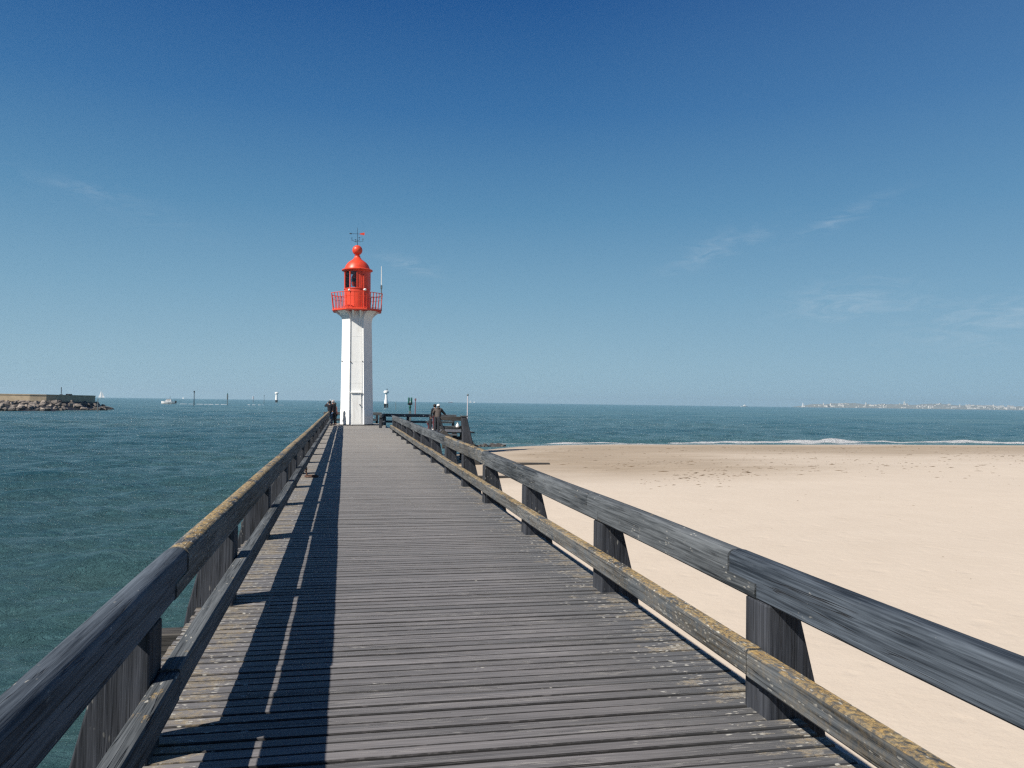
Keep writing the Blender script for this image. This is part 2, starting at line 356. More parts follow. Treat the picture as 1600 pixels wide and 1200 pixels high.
def grid_mesh(name, X, Y, Z, mat, attrs, keep=None, wrap=False):
    n, m_ = X.shape; idx = np.arange(n*m_).reshape(n, m_)
    if wrap: q = np.stack([idx[:-1], np.roll(idx, -1, 1)[:-1], np.roll(idx, -1, 1)[1:], idx[1:]], -1).reshape(-1, 4)
    else: q = np.stack([idx[:-1, :-1], idx[:-1, 1:], idx[1:, 1:], idx[1:, :-1]], -1).reshape(-1, 4)
    if keep is not None: q = q[keep.reshape(-1)[q].any(1)]
    me = bpy.data.meshes.new(name); co = np.stack([X, Y, Z], -1).reshape(-1, 3)*K
    me.vertices.add(len(co)); me.vertices.foreach_set('co', co.ravel().astype('f'))
    me.loops.add(q.size); me.loops.foreach_set('vertex_index', q.ravel().astype('i'))
    me.polygons.add(len(q)); me.polygons.foreach_set('loop_start', (np.arange(len(q))*4).astype('i')); me.update(calc_edges=True)
    me.polygons.foreach_set('use_smooth', np.ones(len(q), bool))
    for an, av in attrs.items():
        at = me.attributes.new(an, 'FLOAT', 'POINT'); at.data.foreach_set('value', av.ravel().astype('f'))
    me.materials.append(mat); o = bpy.data.objects.new(name, me); C.objects.link(o)
    return o
# sea sheet: rings round the pier, out past the horizon
mt, t, p = newmat('sea water'); v = coords(t, False)
at = N(t, 'ShaderNodeAttribute', attribute_name='shore'); sd = at.outputs['Fac']
pos = N(t, 'ShaderNodeNewGeometry').outputs['Position']
big = noise(t, mapping(t, v, (0.012, 0.03, 1)), 1.0, 4, 0.6)
streak = noise(t, mapping(t, v, (0.10, 0.55, 1)), 1.0, 5, 0.65)
WC1, WC2, WC3 = (0.024, 0.098, 0.138), (0.085, 0.165, 0.190), (0.07, 0.165, 0.18)
c = Mixc(t, Ramp(t, big, [(0.35, 0.0), (0.65, 1.0)]), WC1, WC2)
near = Ramp(t, Mth(t, 'MULTIPLY', Mth(t, 'ADD', sd, 24.0), 1/24.0), [(0.0, 0.0), (0.6, 0.25), (1.0, 1.0)])
c = Mixc(t, near, c, WC3)
streak2 = noise(t, mapping(t, v, (0.45, 2.3, 1)), 1.0, 6, 0.7)
c = Mixc(t, Mth(t, 'MULTIPLY', Ramp(t, streak2, [(0.50, 0.0), (0.68, 1.0)]), 0.55), c, (0.12, 0.235, 0.26))  # pale streaks: light on the ripples painted into the colour, over turbid water
c = Mixc(t, Mth(t, 'MULTIPLY', Ramp(t, streak, [(0.45, 0.0), (0.75, 1.0)]), 0.35), c, (0.03, 0.115, 0.125))
fn = noise(t, mapping(t, v, (0.35, 1.0, 1)), 0.9, 6, 0.7); fn2 = noise(t, mapping(t, v, (0.05, 0.2, 1)), 1.0, 3, 0.5)
sdn = Mth(t, 'ADD', sd, Mth(t, 'MULTIPLY', Mth(t, 'SUBTRACT', fn2, 0.5), 5.0))
def band(c0, w0):
    return Mth(t, 'SUBTRACT', 1.0, Mth(t, 'DIVIDE', Mth(t, 'ABSOLUTE', Mth(t, 'SUBTRACT', sdn, c0)), w0), clamp=True)
yy = sep(t, v, 1); farok = Mth(t, 'MULTIPLY', Mth(t, 'SUBTRACT', sep(t, v, 0), 10.5*K), 0.12, clamp=True)
f1 = Mth(t, 'MULTIPLY', Ramp(t, Mth(t, 'ADD', Mth(t, 'MULTIPLY', band(-5.2, 1.3), 0.55), Mth(t, 'MULTIPLY', fn, 0.6)), [(0.50, 0.0), (0.62, 1.0)]), Mth(t, 'GREATER_THAN', band(-5.2, 1.3), 0.05))
f2 = Mth(t, 'MULTIPLY', Ramp(t, Mth(t, 'ADD', Mth(t, 'MULTIPLY', band(-0.8, 1.8), 0.45), Mth(t, 'MULTIPLY', fn, 0.6)), [(0.52, 0.0), (0.70, 0.8)]), Mth(t, 'GREATER_THAN', band(-0.8, 1.8), 0.05))
f3 = Mth(t, 'MULTIPLY', Ramp(t, noise(t, mapping(t, v, (0.5, 1.6, 1)), 0.6, 6, 0.8), [(0.74, 0.0), (0.80, 0.5)]), 1.0)
foam = Mth(t, 'ADD', Mth(t, 'MULTIPLY', Mth(t, 'MAXIMUM', f1, f2), farok), f3, clamp=True)
c = Mixc(t, foam, c, (0.60, 0.62, 0.64)); L(t, c, p.inputs['Base Color'])
L(t, Mth(t, 'ADD', Mth(t, 'MULTIPLY', foam, 0.6), 0.20), p.inputs['Roughness']); S(p, 'IOR', 1.333); S(p, ('Specular IOR Level', 'Specular'), 0.27)
hb = Mth(t, 'ADD', noise(t, mapping(t, v, (1.7, 4.6, 1)), 1.0, 9, 0.72, 0.5), Mth(t, 'MULTIPLY', noise(t, mapping(t, v, (0.22, 0.6, 1)), 1.0, 3, 0.5), 1.2))
hb = Mth(t, 'ADD', hb, Mth(t, 'MULTIPLY', noise(t, mapping(t, v, (0.55, 2.0, 1), (3, 7, 0)), 1.0, 4, 0.6, 0.3), 1.1))
bump(t, p, hb, 0.62, 1.0); M['sea'] = mt
rr = np.concatenate([[0.5], np.geomspace(2.2, 420, 860), np.geomspace(440, 12000, 110)]); aa = np.concatenate([np.linspace(-50, 75, 640), np.linspace(77, 308, 110)])
AA, RR = np.meshgrid(np.radians(aa), rr); X = RR*np.sin(AA); Y = RR*np.cos(AA)
sdm = shore_dist(X, Y); cell = RR*0.0062
Zw = ZS + waves(X, Y, cell)*np.clip(-sdm/6, 0.12, 1)*np.clip(1.2-RR/900, 0, 1)
Zw += 0.05*np.exp(-((sdm+5.2+0.8*np.sin(X*0.21))/0.8)**2)*(Y > 50)
tag(grid_mesh('sea', X, Y, Zw, M['sea'], {'shore': sdm}, wrap=True), kind='structure')

# beach sheet
mt, t, p = newmat('beach sand'); v = coords(t, False)
sd = N(t, 'ShaderNodeAttribute', attribute_name='shore').outputs['Fac']
n1 = noise(t, mapping(t, v, (0.05, 0.22, 1)), 1.0, 5, 0.6); n2 = noise(t, v, 0.7, 6, 0.6); n3 = noise(t, v, 30, 3, 0.6)
sdn = Mth(t, 'ADD', sd, Mth(t, 'MULTIPLY', Mth(t, 'SUBTRACT', n1, 0.5), 16.0))
dry = Mixc(t, n2, (0.458, 0.395, 0.325), (0.530, 0.463, 0.388))
wetm = Ramp(t, Mth(t, 'DIVIDE', sdn, 30.0), [(0.0, 0.55), (0.12, 0.55), (0.24, 0.9), (0.50, 0.75), (0.70, 0.25), (0.95, 0.0)])
wetm = Mth(t, 'MULTIPLY', Mth(t, 'MULTIPLY', wetm, 1.15), Mth(t, 'MULTIPLY', Mth(t, 'SUBTRACT', sep(t, v, 1), 30*K), 0.12, clamp=True))
mott = Mixc(t, noise(t, mapping(t, v, (0.3, 1.1, 1)), 1.0, 6, 0.7), (0.17, 0.132, 0.090), (0.39, 0.315, 0.235))
c = Mixc(t, Mth(t, 'MULTIPLY', wetm, 0.9), dry, mott)
swash = Ramp(t, Mth(t, 'ADD', Mth(t, 'MULTIPLY', sd, 1/3.0), Mth(t, 'MULTIPLY', noise(t, mapping(t, v, (0.2, 0.5, 1)), 1.0, 3), 0.8)), [(0.45, 1.0), (1.0, 0.0)])
swash = Mth(t, 'MULTIPLY', swash, Mth(t, 'GREATER_THAN', sep(t, v, 1), 52*K))
c = Mixc(t, Mth(t, 'MULTIPLY', swash, 0.6), c, (0.20, 0.175, 0.16))
c = Mixc(t, Mth(t, 'MULTIPLY', Ramp(t, n3, [(0.58, 0.0), (0.72, 1.0)]), 0.25), c, (0.30, 0.22, 0.16)); L(t, c, p.inputs['Base Color'])
L(t, Mth(t, 'SUBTRACT', 0.9, Mth(t, 'MULTIPLY', swash, 0.5)), p.inputs['Roughness']); S(p, ('Specular IOR Level', 'Specular'), 0.25)
vo = N(t, 'ShaderNodeTexVoronoi', feature='SMOOTH_F1', i_Scale=1.5); L(t, mapping(t, v, (1, 1, 0.01)), vo.inputs['Vector'])
hh = Mth(t, 'ADD', Mth(t, 'MULTIPLY', Ramp(t, vo.outputs['Distance'], [(0.0, 0.0), (0.25, 0.9), (1.0, 1.0)]), 0.7), Mth(t, 'MULTIPLY', noise(t, v, 3.5, 6, 0.6), 1.0))
bump(t, p, hh, 0.04, 0.4); M['sand'] = mt
def sand_h(x, y, s):
    h = ZS + 0.26*(1-np.exp(-np.clip(s, 0, None)/3.0)) + 0.0045*np.clip(s, 0, 30)
    h = np.where(s < 0, ZS + s*0.12, h)
    h += 0.035*np.clip(s/10, 0, 1)*(np.sin(x*0.33+1.3*np.sin(y*0.21))+np.sin(y*0.47+x*0.12))*0.6
    return h
xs = np.concatenate([np.linspace(-12, 30, 210), np.geomspace(30.4, 900, 120)]); ys = np.concatenate([np.linspace(-90, 0, 40)[:-1], np.linspace(0, 90, 300)])
X, Y = np.meshgrid(xs, ys); s = shore_dist(X, Y)
tag(grid_mesh('beach', X, Y, sand_h(X, Y, s), M['sand'], {'shore': s}, keep=(s > -6)), kind='structure')
def sandz(x, y):
    a = np.array([float(x)]); b = np.array([float(y)]); return float(sand_h(a, b, shore_dist(a, b))[0])

# seaweed wrack line and scraps
mt, t, p = newmat('dried seaweed'); v = coords(t); L(t, Mixc(t, noise(t, v, 4, 3), (0.03, 0.022, 0.012), (0.16, 0.10, 0.05)), p.inputs['Base Color']); S(p, 'Roughness', 0.9); M['weed'] = mt
b = MB(); r = random.Random(3)
def scrap(x, y, sz, elong=2.0, hgt=0.25):
    z = sandz(x, y); n = 7; a0 = r.uniform(-0.5, 0.5); vs = []
    for k in range(n):
        tt = 2*math.pi*k/n; q = r.uniform(0.6, 1.2); px = math.cos(tt)*sz*elong*q; py = math.sin(tt)*sz*q
        vs.append((x+px*math.cos(a0)-py*math.sin(a0), y+px*math.sin(a0)+py*math.cos(a0), z-0.01))
    vs.append((x, y, z+sz*hgt)); b.add(vs, [(k, (k+1) % n, n) for k in range(n)])
def shore_y(x): return float(np.interp(x, SHP[5:, 0], SHP[5:, 1]))
for i in range(4200):
    x = r.uniform(11, 75); yb = shore_y(x)
    k = r.random()
    if k < 0.45: y = yb - 27 - 3*math.sin(x*0.13) + r.gauss(0, 1.1)
    elif k < 0.65: y = yb - 22 - 2*math.sin(x*0.09+1) + r.gauss(0, 0.8)
    elif k < 0.75: y = yb - 8 - r.random()*3
    else: y = yb - r.uniform(12, 34)
    dens = 0.5+0.5*math.sin(x*0.35+2)*math.sin(x*0.11)
    if k < 0.65 and r.random() > dens**3*1.2+0.05: continue
    scrap(x, y, abs(r.gauss(0.02, 0.03))+0.010, r.uniform(1.5, 4.5))
for i in range(420): scrap(r.uniform(3.5, 60), r.uniform(2, 40), abs(r.gauss(0.012, 0.012))+0.006, r.uniform(1, 5))
for i in range(34): scrap(r.choice([27, 29, 31, 40, 41, 46])+r.gauss(0, 1.8), 37+r.gauss(0, 0.7), r.uniform(0.05, 0.12), 2.6)
tag(b.build('seaweed', M['weed']), 'dark scraps of dried seaweed strewn along the tide line of the sandy beach', 'seaweed', kind='stuff')
# half buried baulks near the pier end and black stones at the waterline
for (x, y, ln, ang, lab) in [(6.2, 33.9, 1.5, 0.10, 'dark half buried timber baulk on the sand beside the third railing post, nearer one'),
                             (9.2, 40.6, 2.0, 0.03, 'dark half buried timber baulk on the sand, farther and longer one')]:
    bb = MB(); bb.beam((x-ln, y, sandz(x, y)+0.05), (x+ln*0.6, y+ang, sandz(x, y)+0.02), 0.22, 0.16)
    tag(bb.build('timber_baulk', M['under'], bevel=0.03), lab, 'timber', 'baulks half buried in the sand')

def rockmesh(seed, name='boulder'):
    q = random.Random(seed); bm = bmesh.new(); bmesh.ops.create_icosphere(bm, subdivisions=2, radius=1.0)
    pl = [(Vector((q.gauss(0,1), q.gauss(0,1), q.gauss(0,1))).normalized(), q.uniform(0.42, 0.75)) for _ in range(8)]
    for v_ in bm.verts:
        for n_, d_ in pl:
            e_ = v_.co.dot(n_)-d_
            if e_ > 0: v_.co -= n_*e_*0.92
        v_.co += Vector((q.uniform(-.03,.03) for _ in range(3)))
    me = bpy.data.meshes.new(name); bm.to_mesh(me); bm.free(); me.materials.append(M['rock']); return me
RM = [rockmesh(s_) for s_ in range(7)]
def put_rock(x, y, z, s_, label, group, name='boulder', flat=0.75):
    o = bpy.data.objects.new(name, random.choice(RM)); C.objects.link(o); o.location = (x*K, y*K, z*K)
    o.scale = (s_*K*random.uniform(.8, 1.35), s_*K*random.uniform(.7, 1.1), s_*K*flat*random.uniform(.75, 1.1))
    o.rotation_euler = (random.uniform(-.5, .5), random.uniform(-.5, .5), random.uniform(0, 6.28)); return tag(o, label, 'rock', group)
for i in range(16):
    tt = i/15; put_rock(9.0+tt*3.0+random.gauss(0, .15), 62.6+random.gauss(0, 0.7), ZS+0.02, random.uniform(.22, .5), 'low black rock awash at the edge of the sea just right of the stairs', 'black rocks awash beside the pier stairs', flat=0.45)

# ------------------------------------------------------------------ pier
PY = [1.2, 4.08, 6.92, 9.95, 12.95, 15.4, 18.1, 21.1, 24.0, 26.6, 29.7, 32.6, 35.6, 38.7]   # railing posts (far face minus half)
PYL = PY + [41.6, 44.6, 47.4]
pier = empty('pier', (0, 0, 0), label='long weathered timber pier with a plank deck leading to the lighthouse', cat='pier')
b = MB(); b.xf = W; r = random.Random(11); y = -3.0
while y < 52.5:
    pitch = 0.109*r.uniform(0.92, 1.07); gap = r.choice([0.008, 0.010, 0.012, 0.013, 0.015, 0.021])
    x0 = -1.12 + r.uniform(-.012, .012); x1 = 2.42 + r.uniform(-.012, .012)
    if y > 39.4: x1 = 2.42
    y0, y1 = y, y+pitch-gap; z = r.uniform(-.0025, .0025); c_ = 0.006; sk = r.uniform(-.003, .003)
    rv = r.random()
    nseg = 7 if y < 12 else 1
    prof = [(y0, -0.045), (y0, z-c_), (y0+c_, z), (y1-c_, z), (y1, z-c_), (y1, -0.045)]
    vs = []; fs = []
    for i in range(nseg+1):
        xx = x0+(x1-x0)*i/nseg; wy = r.uniform(-.0016, .0016) if y < 12 else 0; wz = r.uniform(-.0012, .0012) if y < 12 else 0
        for (py, pz) in prof: vs.append((xx, py+sk*(xx-x0)+(wy if py < (y0+y1)/2 else -wy), pz+wz))
    n = len(prof)
    for i in range(nseg):
        for k in range(n): fs.append((i*n+k, i*n+(k+1) % n, (i+1)*n+(k+1) % n, (i+1)*n+k))
    fs += [tuple(range(n))[::-1], tuple(range(nseg*n, nseg*n+n))]
    b.add(vs, fs, rv); y += pitch
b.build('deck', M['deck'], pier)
for sx in (-0.75, 0.1, 0.95, 1.8):
    b = MB(); b.xf = W; b.box(sx-0.07, sx+0.07, -3, 52.4, -0.27, -0.049); b.build('stringer', M['rail'], pier)
for i, py in enumerate([-1.7] + PYL + [50.3]):
    b = MB(); b.xf = W; q = py+0.235; b.box(-1.55, 2.80, q-0.10, q+0.10, -0.50, -0.274); b.build('cross_beam', M['under'], pier, bevel=0.012)
    for sx in (-1.02, 0.65, 2.32):
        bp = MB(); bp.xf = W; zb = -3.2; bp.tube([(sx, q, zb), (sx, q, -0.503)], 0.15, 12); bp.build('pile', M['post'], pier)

def wob(seed):
    q = random.Random(seed); a = [(q.uniform(0.25, 1.3), q.uniform(0, 6.28), q.uniform(0.3, 1)) for _ in range(5)]
    return lambda y: sum(am*math.sin(f*y+ph) for f, ph, am in a)/5
def rail_piece(prof, y0, y1, wx, wz, lap0=0, lap1=0, step=0.35, xf=W):
    """profile rows (x, z, upper?) swept along y; scarfed ends where lap is set"""
    b = MB(); b.xf = xf; n = len(prof); ns = max(2, int((y1-y0)/step)); vs = []; fs = []
    for i in range(ns+1):
        for (x, z, up) in prof:
            ya = y0 + (lap0 if up else -lap0); yb = y1 + (lap1 if up else -lap1)
            y = ya + (yb-ya)*i/ns; vs.append((x + wx(y), y, z + wz(y)))
    for i in range(ns):
        for k in range(n): fs.append((i*n+k, i*n+(k+1) % n, (i+1)*n+(k+1) % n, (i+1)*n+k))
    up_ = [k for k in range(n) if prof[k][2]]; lo_ = [k for k in range(n) if not prof[k][2]]
    for base, rev in ((0, True), (ns*n, False)):
        # profile order: lower rows first (k0 .. ), then the upper rows
        A = [base+k for k in lo_]; B = [base+k for k in up_]; mid = [A[-1], B[0], B[-1], A[0]]
        for f in (A, B, mid): fs.append(tuple(f[::-1]) if rev else tuple(f))
    b.add(vs, fs); return b
def top_prof(xi, xo):         # inner x, outer x ; rounded crown
    s_ = 1 if xo > xi else -1; w_ = abs(xo-xi); mid = 0.70; e = 0.0015
    P = [(0, mid-e), (0, .624), (.012, .612), (w_-.014, .612), (w_, .626), (w_, mid-e)]
    Q = [(w_, mid+e), (w_, .790), (w_-.010, .812), (w_-.030, .826), (w_*.5, .833), (.030, .829), (.010, .817), (0, .797), (0, mid+e)]
    return [(xi+s_*x, z, False) for x, z in P] + [(xi+s_*x, z, True) for x, z in Q]
def low_prof(xi, xo, z0=.225, z1=.371):
    s_ = 1 if xo > xi else -1; w_ = abs(xo-xi); m_ = (z0+z1)/2
    P = [(0, m_), (0, z0+.012), (.010, z0), (w_-.010, z0), (w_, z0+.012), (w_, m_)]
    Q = [(w_, m_+.001), (w_, z1-.010), (w_-.009, z1-.001), (.009, z1), (0, z1-.010), (0, m_+.001)]
    return [(xi+s_*x, z, False) for x, z in P] + [(xi+s_*x, z, True) for x, z in Q]
def post(xi, side, py, parent, thick=0.25, cut=False):
    """trapezoid post: upright face to the walkway, raking outer face"""
    b = MB(); b.xf = W; y0, y1 = py-thick/2, py+thick/2; q = random.uniform(-.008, .008); s_ = side
    x = lambda d: xi + s_*d
    prof = [(0, -.46), (0, .6085), (.185+q, .6085), (.34+q, 0.0), (.42+q, -.46)]
    n = len(prof); vs = [(x(a), y0, z) for a, z in prof] + [(x(a), y1, z) for a, z in prof]
    fs = [tuple(range(n)), tuple(range(n, 2*n))[::-1]] + [(i, n+i, n+(i+1) % n, (i+1) % n) for i in range(n)]
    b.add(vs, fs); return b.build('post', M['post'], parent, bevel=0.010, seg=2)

rr_ = empty('timber_railing', W(2.3, 0, 0), label='right hand timber railing of the pier, between the deck and the beach', cat='railing', group='main timber railings of the pier')
lr_ = empty('timber_railing', W(-1.0, 0, 0), label='left hand timber railing of the pier over open water, yellow lichen on its top', cat='railing', group='main timber railings of the pier')
def rl(o, par, label=None):                      # vertices are in pier coordinates, so cancel the parent's offset
    o.matrix_parent_inverse = par_inv[par.name]; 
    if label: o['label'] = label
    return o
bpy.context.view_layer.update()
par_inv = {x.name: Matrix.Translation(x.location).inverted() for x in (rr_, lr_)}
for par, side, xi, ys_, cuts, lowcuts in (
    (rr_, 1, 2.245, PY, [-2.6, 4.25, 7.05, 13.0, 18.15, 24.1, 32.7, 39.0], [-2.6, 4.0, 9.9, 15.5, 21.2, 29.8, 39.05]),
    (lr_, -1, -0.855, PYL, [-2.6, 4.65, 10.0, 18.15, 26.7, 35.7, 44.6, 47.9], [-2.6, 4.12, 12.95, 21.1, 29.7, 38.7, 47.9])):
    wx, wz = wob(5+side), wob(9+side); fx = lambda y, w_=wx: w_(y)*0.015; fz = lambda y, w_=wz: w_(y)*0.012
    prof = top_prof(xi-0.006*side, xi+0.128*side)
    for i in range(len(cuts)-1):
        g0 = 0.16 if 0 < i else 0; g1 = 0.16 if i < len(cuts)-2 else 0
        mat = {(1, 0): 'rail_b', (-1, 0): 'rail_b', (1, 1): 'rail'}.get((side, i), 'rail_l' if side < 0 or i in (3,) else 'rail')
        jx, jz = random.uniform(-.006, .006), random.uniform(-.005, .005)
        pc = rail_piece(prof, cuts[i]+0.002, cuts[i+1]-0.002, lambda y: fx(y)+jx, lambda y: fz(y)+jz, g0, g1)
        rl(pc.build('handrail', M[mat], par, smooth=True), par, 'bare bluish handrail length without lichen' if mat == 'rail_b' else None)
    prof = low_prof(xi-0.100*side, xi-0.003*side)
    for i in range(len(lowcuts)-1):
        jx = random.uniform(-.004, .004); jz = random.uniform(-.008, .008)
        pc = rail_piece(prof, lowcuts[i]+0.004, lowcuts[i+1]-0.004, lambda y: fx(y)*0.2-abs(jx)*side, lambda y: fz(y)+jz, 0, 0)
        rl(pc.build('lower_rail', M['rail_l'] if side > 0 else M['rail'], par), par)
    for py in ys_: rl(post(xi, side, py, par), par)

# mooring ring lying on the deck by the left rail
x, y, z = W(-0.66, 17.35, 0.0)
mr = empty('mooring_ring', (x, y, z), label='rusty iron mooring ring lying on the deck under the left railing', cat='mooring ring')
b = MB(); b.tube([(0.13*math.cos(a), 0.13*math.sin(a), 0.022) for a in [i*2*math.pi/24 for i in range(25)]], 0.018, 8, caps=False); b.build('ring', M['rust'], mr, smooth=True)
b = MB(); b.tube([(-0.09, 0.03, 0.02), (-0.12, 0.03, 0.16), (-0.13, 0.02, 0.20)], 0.016, 8); b.tube([(-0.13+0.035*math.cos(a), 0.02, 0.17+0.05*math.sin(a)) for a in [i*math.pi/6 for i in range(13)]], 0.011, 6, caps=False); b.build('shackle', M['rust'], mr, smooth=True)

# ---- railings round the pier head
def small_rail(name, a, b_, label, h=(0.61, 0.80), lo=(0.24, 0.38), n=3, endlap=0.0, group='railings round the pier head'):
    a = Vector(a); b_ = Vector(b_); e_ = empty(name, a, label=label, cat='railing', group=group); d = b_-a; dn = d.normalized()
    sd_ = Vector((dn.y, -dn.x, 0))
    q = MB(); q.beam(Vector((0,0,(h[0]+h[1])/2))-dn*endlap, d+Vector((0,0,(h[0]+h[1])/2))+dn*endlap, 0.14, h[1]-h[0]); q.build('handrail', M['crossw'], e_, bevel=0.015)
    q = MB(); q.beam(Vector((0,0,(lo[0]+lo[1])/2))+sd_*0.13, d+Vector((0,0,(lo[0]+lo[1])/2))+sd_*0.13, 0.09, lo[1]-lo[0]); q.build('lower_rail', M['crossw'], e_, bevel=0.012)
    for i in range(n):
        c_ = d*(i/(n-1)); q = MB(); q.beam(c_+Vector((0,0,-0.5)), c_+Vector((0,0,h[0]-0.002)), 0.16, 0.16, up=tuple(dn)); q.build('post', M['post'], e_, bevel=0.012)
    return e_
small_rail('timber_railing', (1.80, 44.6, 0.16), (2.15, 50.2, 0.12), 'short thick timber railing beside the lighthouse foot on its right', n=3, endlap=0.15)
rb = small_rail('timber_railing', (2.30, 50.6, 0.12), (6.6, 50.6, 0.10), 'timber railing across the back of the landing, behind the green signal light', n=4, endlap=0.2)
for i, bx in enumerate((0.42, 1.22, 2.4)):
    q = MB(); q.sphere((bx, -0.085, 0.70), 0.045, 6); q.build('bolt_cap', M['whitecl'], rb, smooth=True)
small_rail('timber_railing', (-1.2, 53.0, 0.16), (1.9, 53.0, 0.16), 'timber railing across the pier end behind the lighthouse', n=4, endlap=0.3)

# landing beside the pier end: floor, stairs, big leaning pile
ld_ = empty('landing_stage', (4.3, 42.2, 0.0), label='small timber landing stage with stairs down to the water, right of the pier end', cat='landing stage')
q = MB()
for k in range(62):
    y = 0.2+k*0.115; q.box(-1.9, 2.4, y, y+0.105, 0.05+random.uniform(-.003, .003), 0.10, random.random())
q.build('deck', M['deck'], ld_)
q = MB(); q.beam((0.55, 0, 0.82), (1.75, 0, 0.82), 0.13, 0.22); q.build('handrail', M['under'], ld_, bevel=0.015)
q = MB(); q.beam((0.55, -.02, 0.36), (1.75, -.02, 0.36), 0.10, 0.16); q.build('lower_rail', M['crossw'], ld_, bevel=0.012)
for (a, c_) in (((0.42, 0, -1.2), (0.42, 0, 0.92)), ((0.20, 0.1, -0.8), (0.26, 0.1, 0.90)), ((0.0, 0.2, -0.8), (0.0, 0.2, 0.72))):
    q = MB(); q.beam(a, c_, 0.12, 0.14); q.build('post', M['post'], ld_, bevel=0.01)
q = MB(); q.beam((0.95, -0.06, -0.35), (0.42, -0.06, 0.88), 0.13, 0.10); q.build('brace', M['post'], ld_, bevel=0.01)
q = MB(); q.hexa([(1.78,-.22,-1.9),(2.62,-.22,-1.9),(2.62,.22,-1.9),(1.78,.22,-1.9),(1.63,-.16,.92),(1.92,-.16,.92),(1.92,.16,.92),(1.63,.16,.92)]); q.build('corner_pile', M['post'], ld_, bevel=0.03)
q = MB(); q.prism([(1.60, -.19), (1.96, -.19), (1.96, .19), (1.60, .19)], .922, .985); q.build('pile_cap', M['crossw'], ld_, bevel=0.012)
for k in range(5):
    z = 0.30-0.30*k; x = 0.75+0.32*k
    q = MB(); q.box(x-.10, x+.62, -0.62-0.04*k, -0.08, z-.36, z-.28); q.build('stair_tread', M['crossw'], ld_, bevel=0.008)
for yy_ in (-0.72, -0.02):
    q = MB(); q.beam((0.55, yy_, 0.16), (2.5, yy_, -1.55), 0.09, 0.26); q.build('stair_stringer', M['under'], ld_, bevel=0.01)
q = MB(); q.beam((0.5, 0.9, 0.30), (2.2, 0.9, 0.30), 0.10, 0.16); q.build('lower_rail', M['crossw'], ld_, bevel=0.01)
q = MB(); q.beam((0.5, 0.5, -0.25), (2.0, 0.5, -0.25), 0.3, 0.22); q.build('cross_beam', M['under'], ld_, bevel=0.01)
q = MB(); q.beam((0.6, -0.35, -0.62), (2.3, -0.35, -0.62), 0.26, 0.24); q.build('cross_beam', M['under'], ld_, bevel=0.01)
for (px, py) in ((-1.7, 0.4), (-1.7, 6.8), (0.3, 6.8), (2.2, 6.8), (0.4, 0.3), (2.2, 3.5), (-1.7, 3.5)):
    q = MB(); q.tube([(px, py, -3.0), (px, py, 0.047)], 0.14, 10); q.build('pile', M['post'], ld_)
for i, (px, hh_, lab) in enumerate(((6.62, -0.42, 'tallest of the three short mooring piles right of the landing stairs'), (6.86, -0.62, 'middle one of the three short mooring piles right of the landing stairs'), (7.10, -0.80, 'lowest and outermost of the three short mooring piles right of the landing stairs'))):
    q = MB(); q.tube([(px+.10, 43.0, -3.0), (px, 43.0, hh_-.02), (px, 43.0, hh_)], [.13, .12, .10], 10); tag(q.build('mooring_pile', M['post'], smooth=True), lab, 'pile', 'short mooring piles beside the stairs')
# white sack resting on the stairs
q = MB(); q.lathe([(.02,.36),(.09,.38),(.10,.44),(.07,.52),(.02,.58),(.045,.63)], 9, (5.72, 42.02))
tag(q.build('bag', M['whitecl'], smooth=True), 'white plastic bag hanging on the landing railing beside the big corner pile', 'bag')

# green signal light on its post
sg = empty('signal_light', (4.12, 54.0, 0.1), label='green twin lamp harbour signal on a grey post behind the landing railing', cat='signal light')
q = MB(); q.box(-.085, .085, -.085, .085, -3.0, 0.95); q.build('post', M['greypole'], sg, bevel=.01)
q = MB(); q.lathe([(.05, .95), (.05, 1.15), (.085, 1.2), (.085, 1.28), (.05, 1.34), (.06, 1.44)], 14); q.build('column', M['green'], sg, smooth=True)
q = MB(); q.box(-.15, .15, -.07, .07, 1.44, 1.49); q.hexa([(-.11,-.06,1.36),(.11,-.06,1.36),(.11,.06,1.36),(-.11,.06,1.36),(-.17,-.08,1.438),(.17,-.08,1.438),(.17,.08,1.438),(-.17,.08,1.438)]); q.build('bracket', M['black'], sg)
for sx in (-.085, .085):
    q = MB(); q.lathe([(.055, 1.492), (.062, 1.52), (.062, 1.80), (.045, 1.86), (.0, 1.88)], 14, (sx, 0)); q.build('lamp', M['green'], sg, smooth=True)
q = MB(); q.sphere((0, -.07, 1.56), .035, 6); q.build('lens', M['whitecl'], sg, smooth=True)

# ------------------------------------------------------------------ lighthouse
lh = empty('lighthouse', (0.58, 49.35, 0.215), label='slender white octagonal lighthouse with red lantern and gallery at the pier end', cat='lighthouse')
lh.rotation_euler = (0, R_(-0.85), R_(-2.0)); lh.scale = (0.965, 0.965, 0.975)
def octa(a, rot=22.5): return [(a/math.cos(math.pi/8)*math.cos(R_(rot+45*k)), a/math.cos(math.pi/8)*math.sin(R_(rot+45*k))) for k in range(8)]
def sc8(prof, mat, name, **kw):
    q = MB()
    n = 8; vs = []; fs = []
    for a, z in prof: vs += [(x, y, z) for x, y in octa(a)]
    for i in range(len(prof)-1):
        for k in range(n): fs.append((i*n+k, i*n+(k+1) % n, (i+1)*n+(k+1) % n, (i+1)*n+k))
    fs += [tuple(range(n))[::-1], tuple(range((len(prof)-1)*n, len(prof)*n))]
    q.add(vs, fs); return q.build(name, M[mat], lh, **kw)
sc8([(.965, 0.0), (.945, .1), (.855, 6.5), (.865, 6.85), (.90, 7.03)], 'white', 'tower')
sc8([(1.09, -.08), (1.09, .055), (1.04, .065)], 'black', 'plinth')
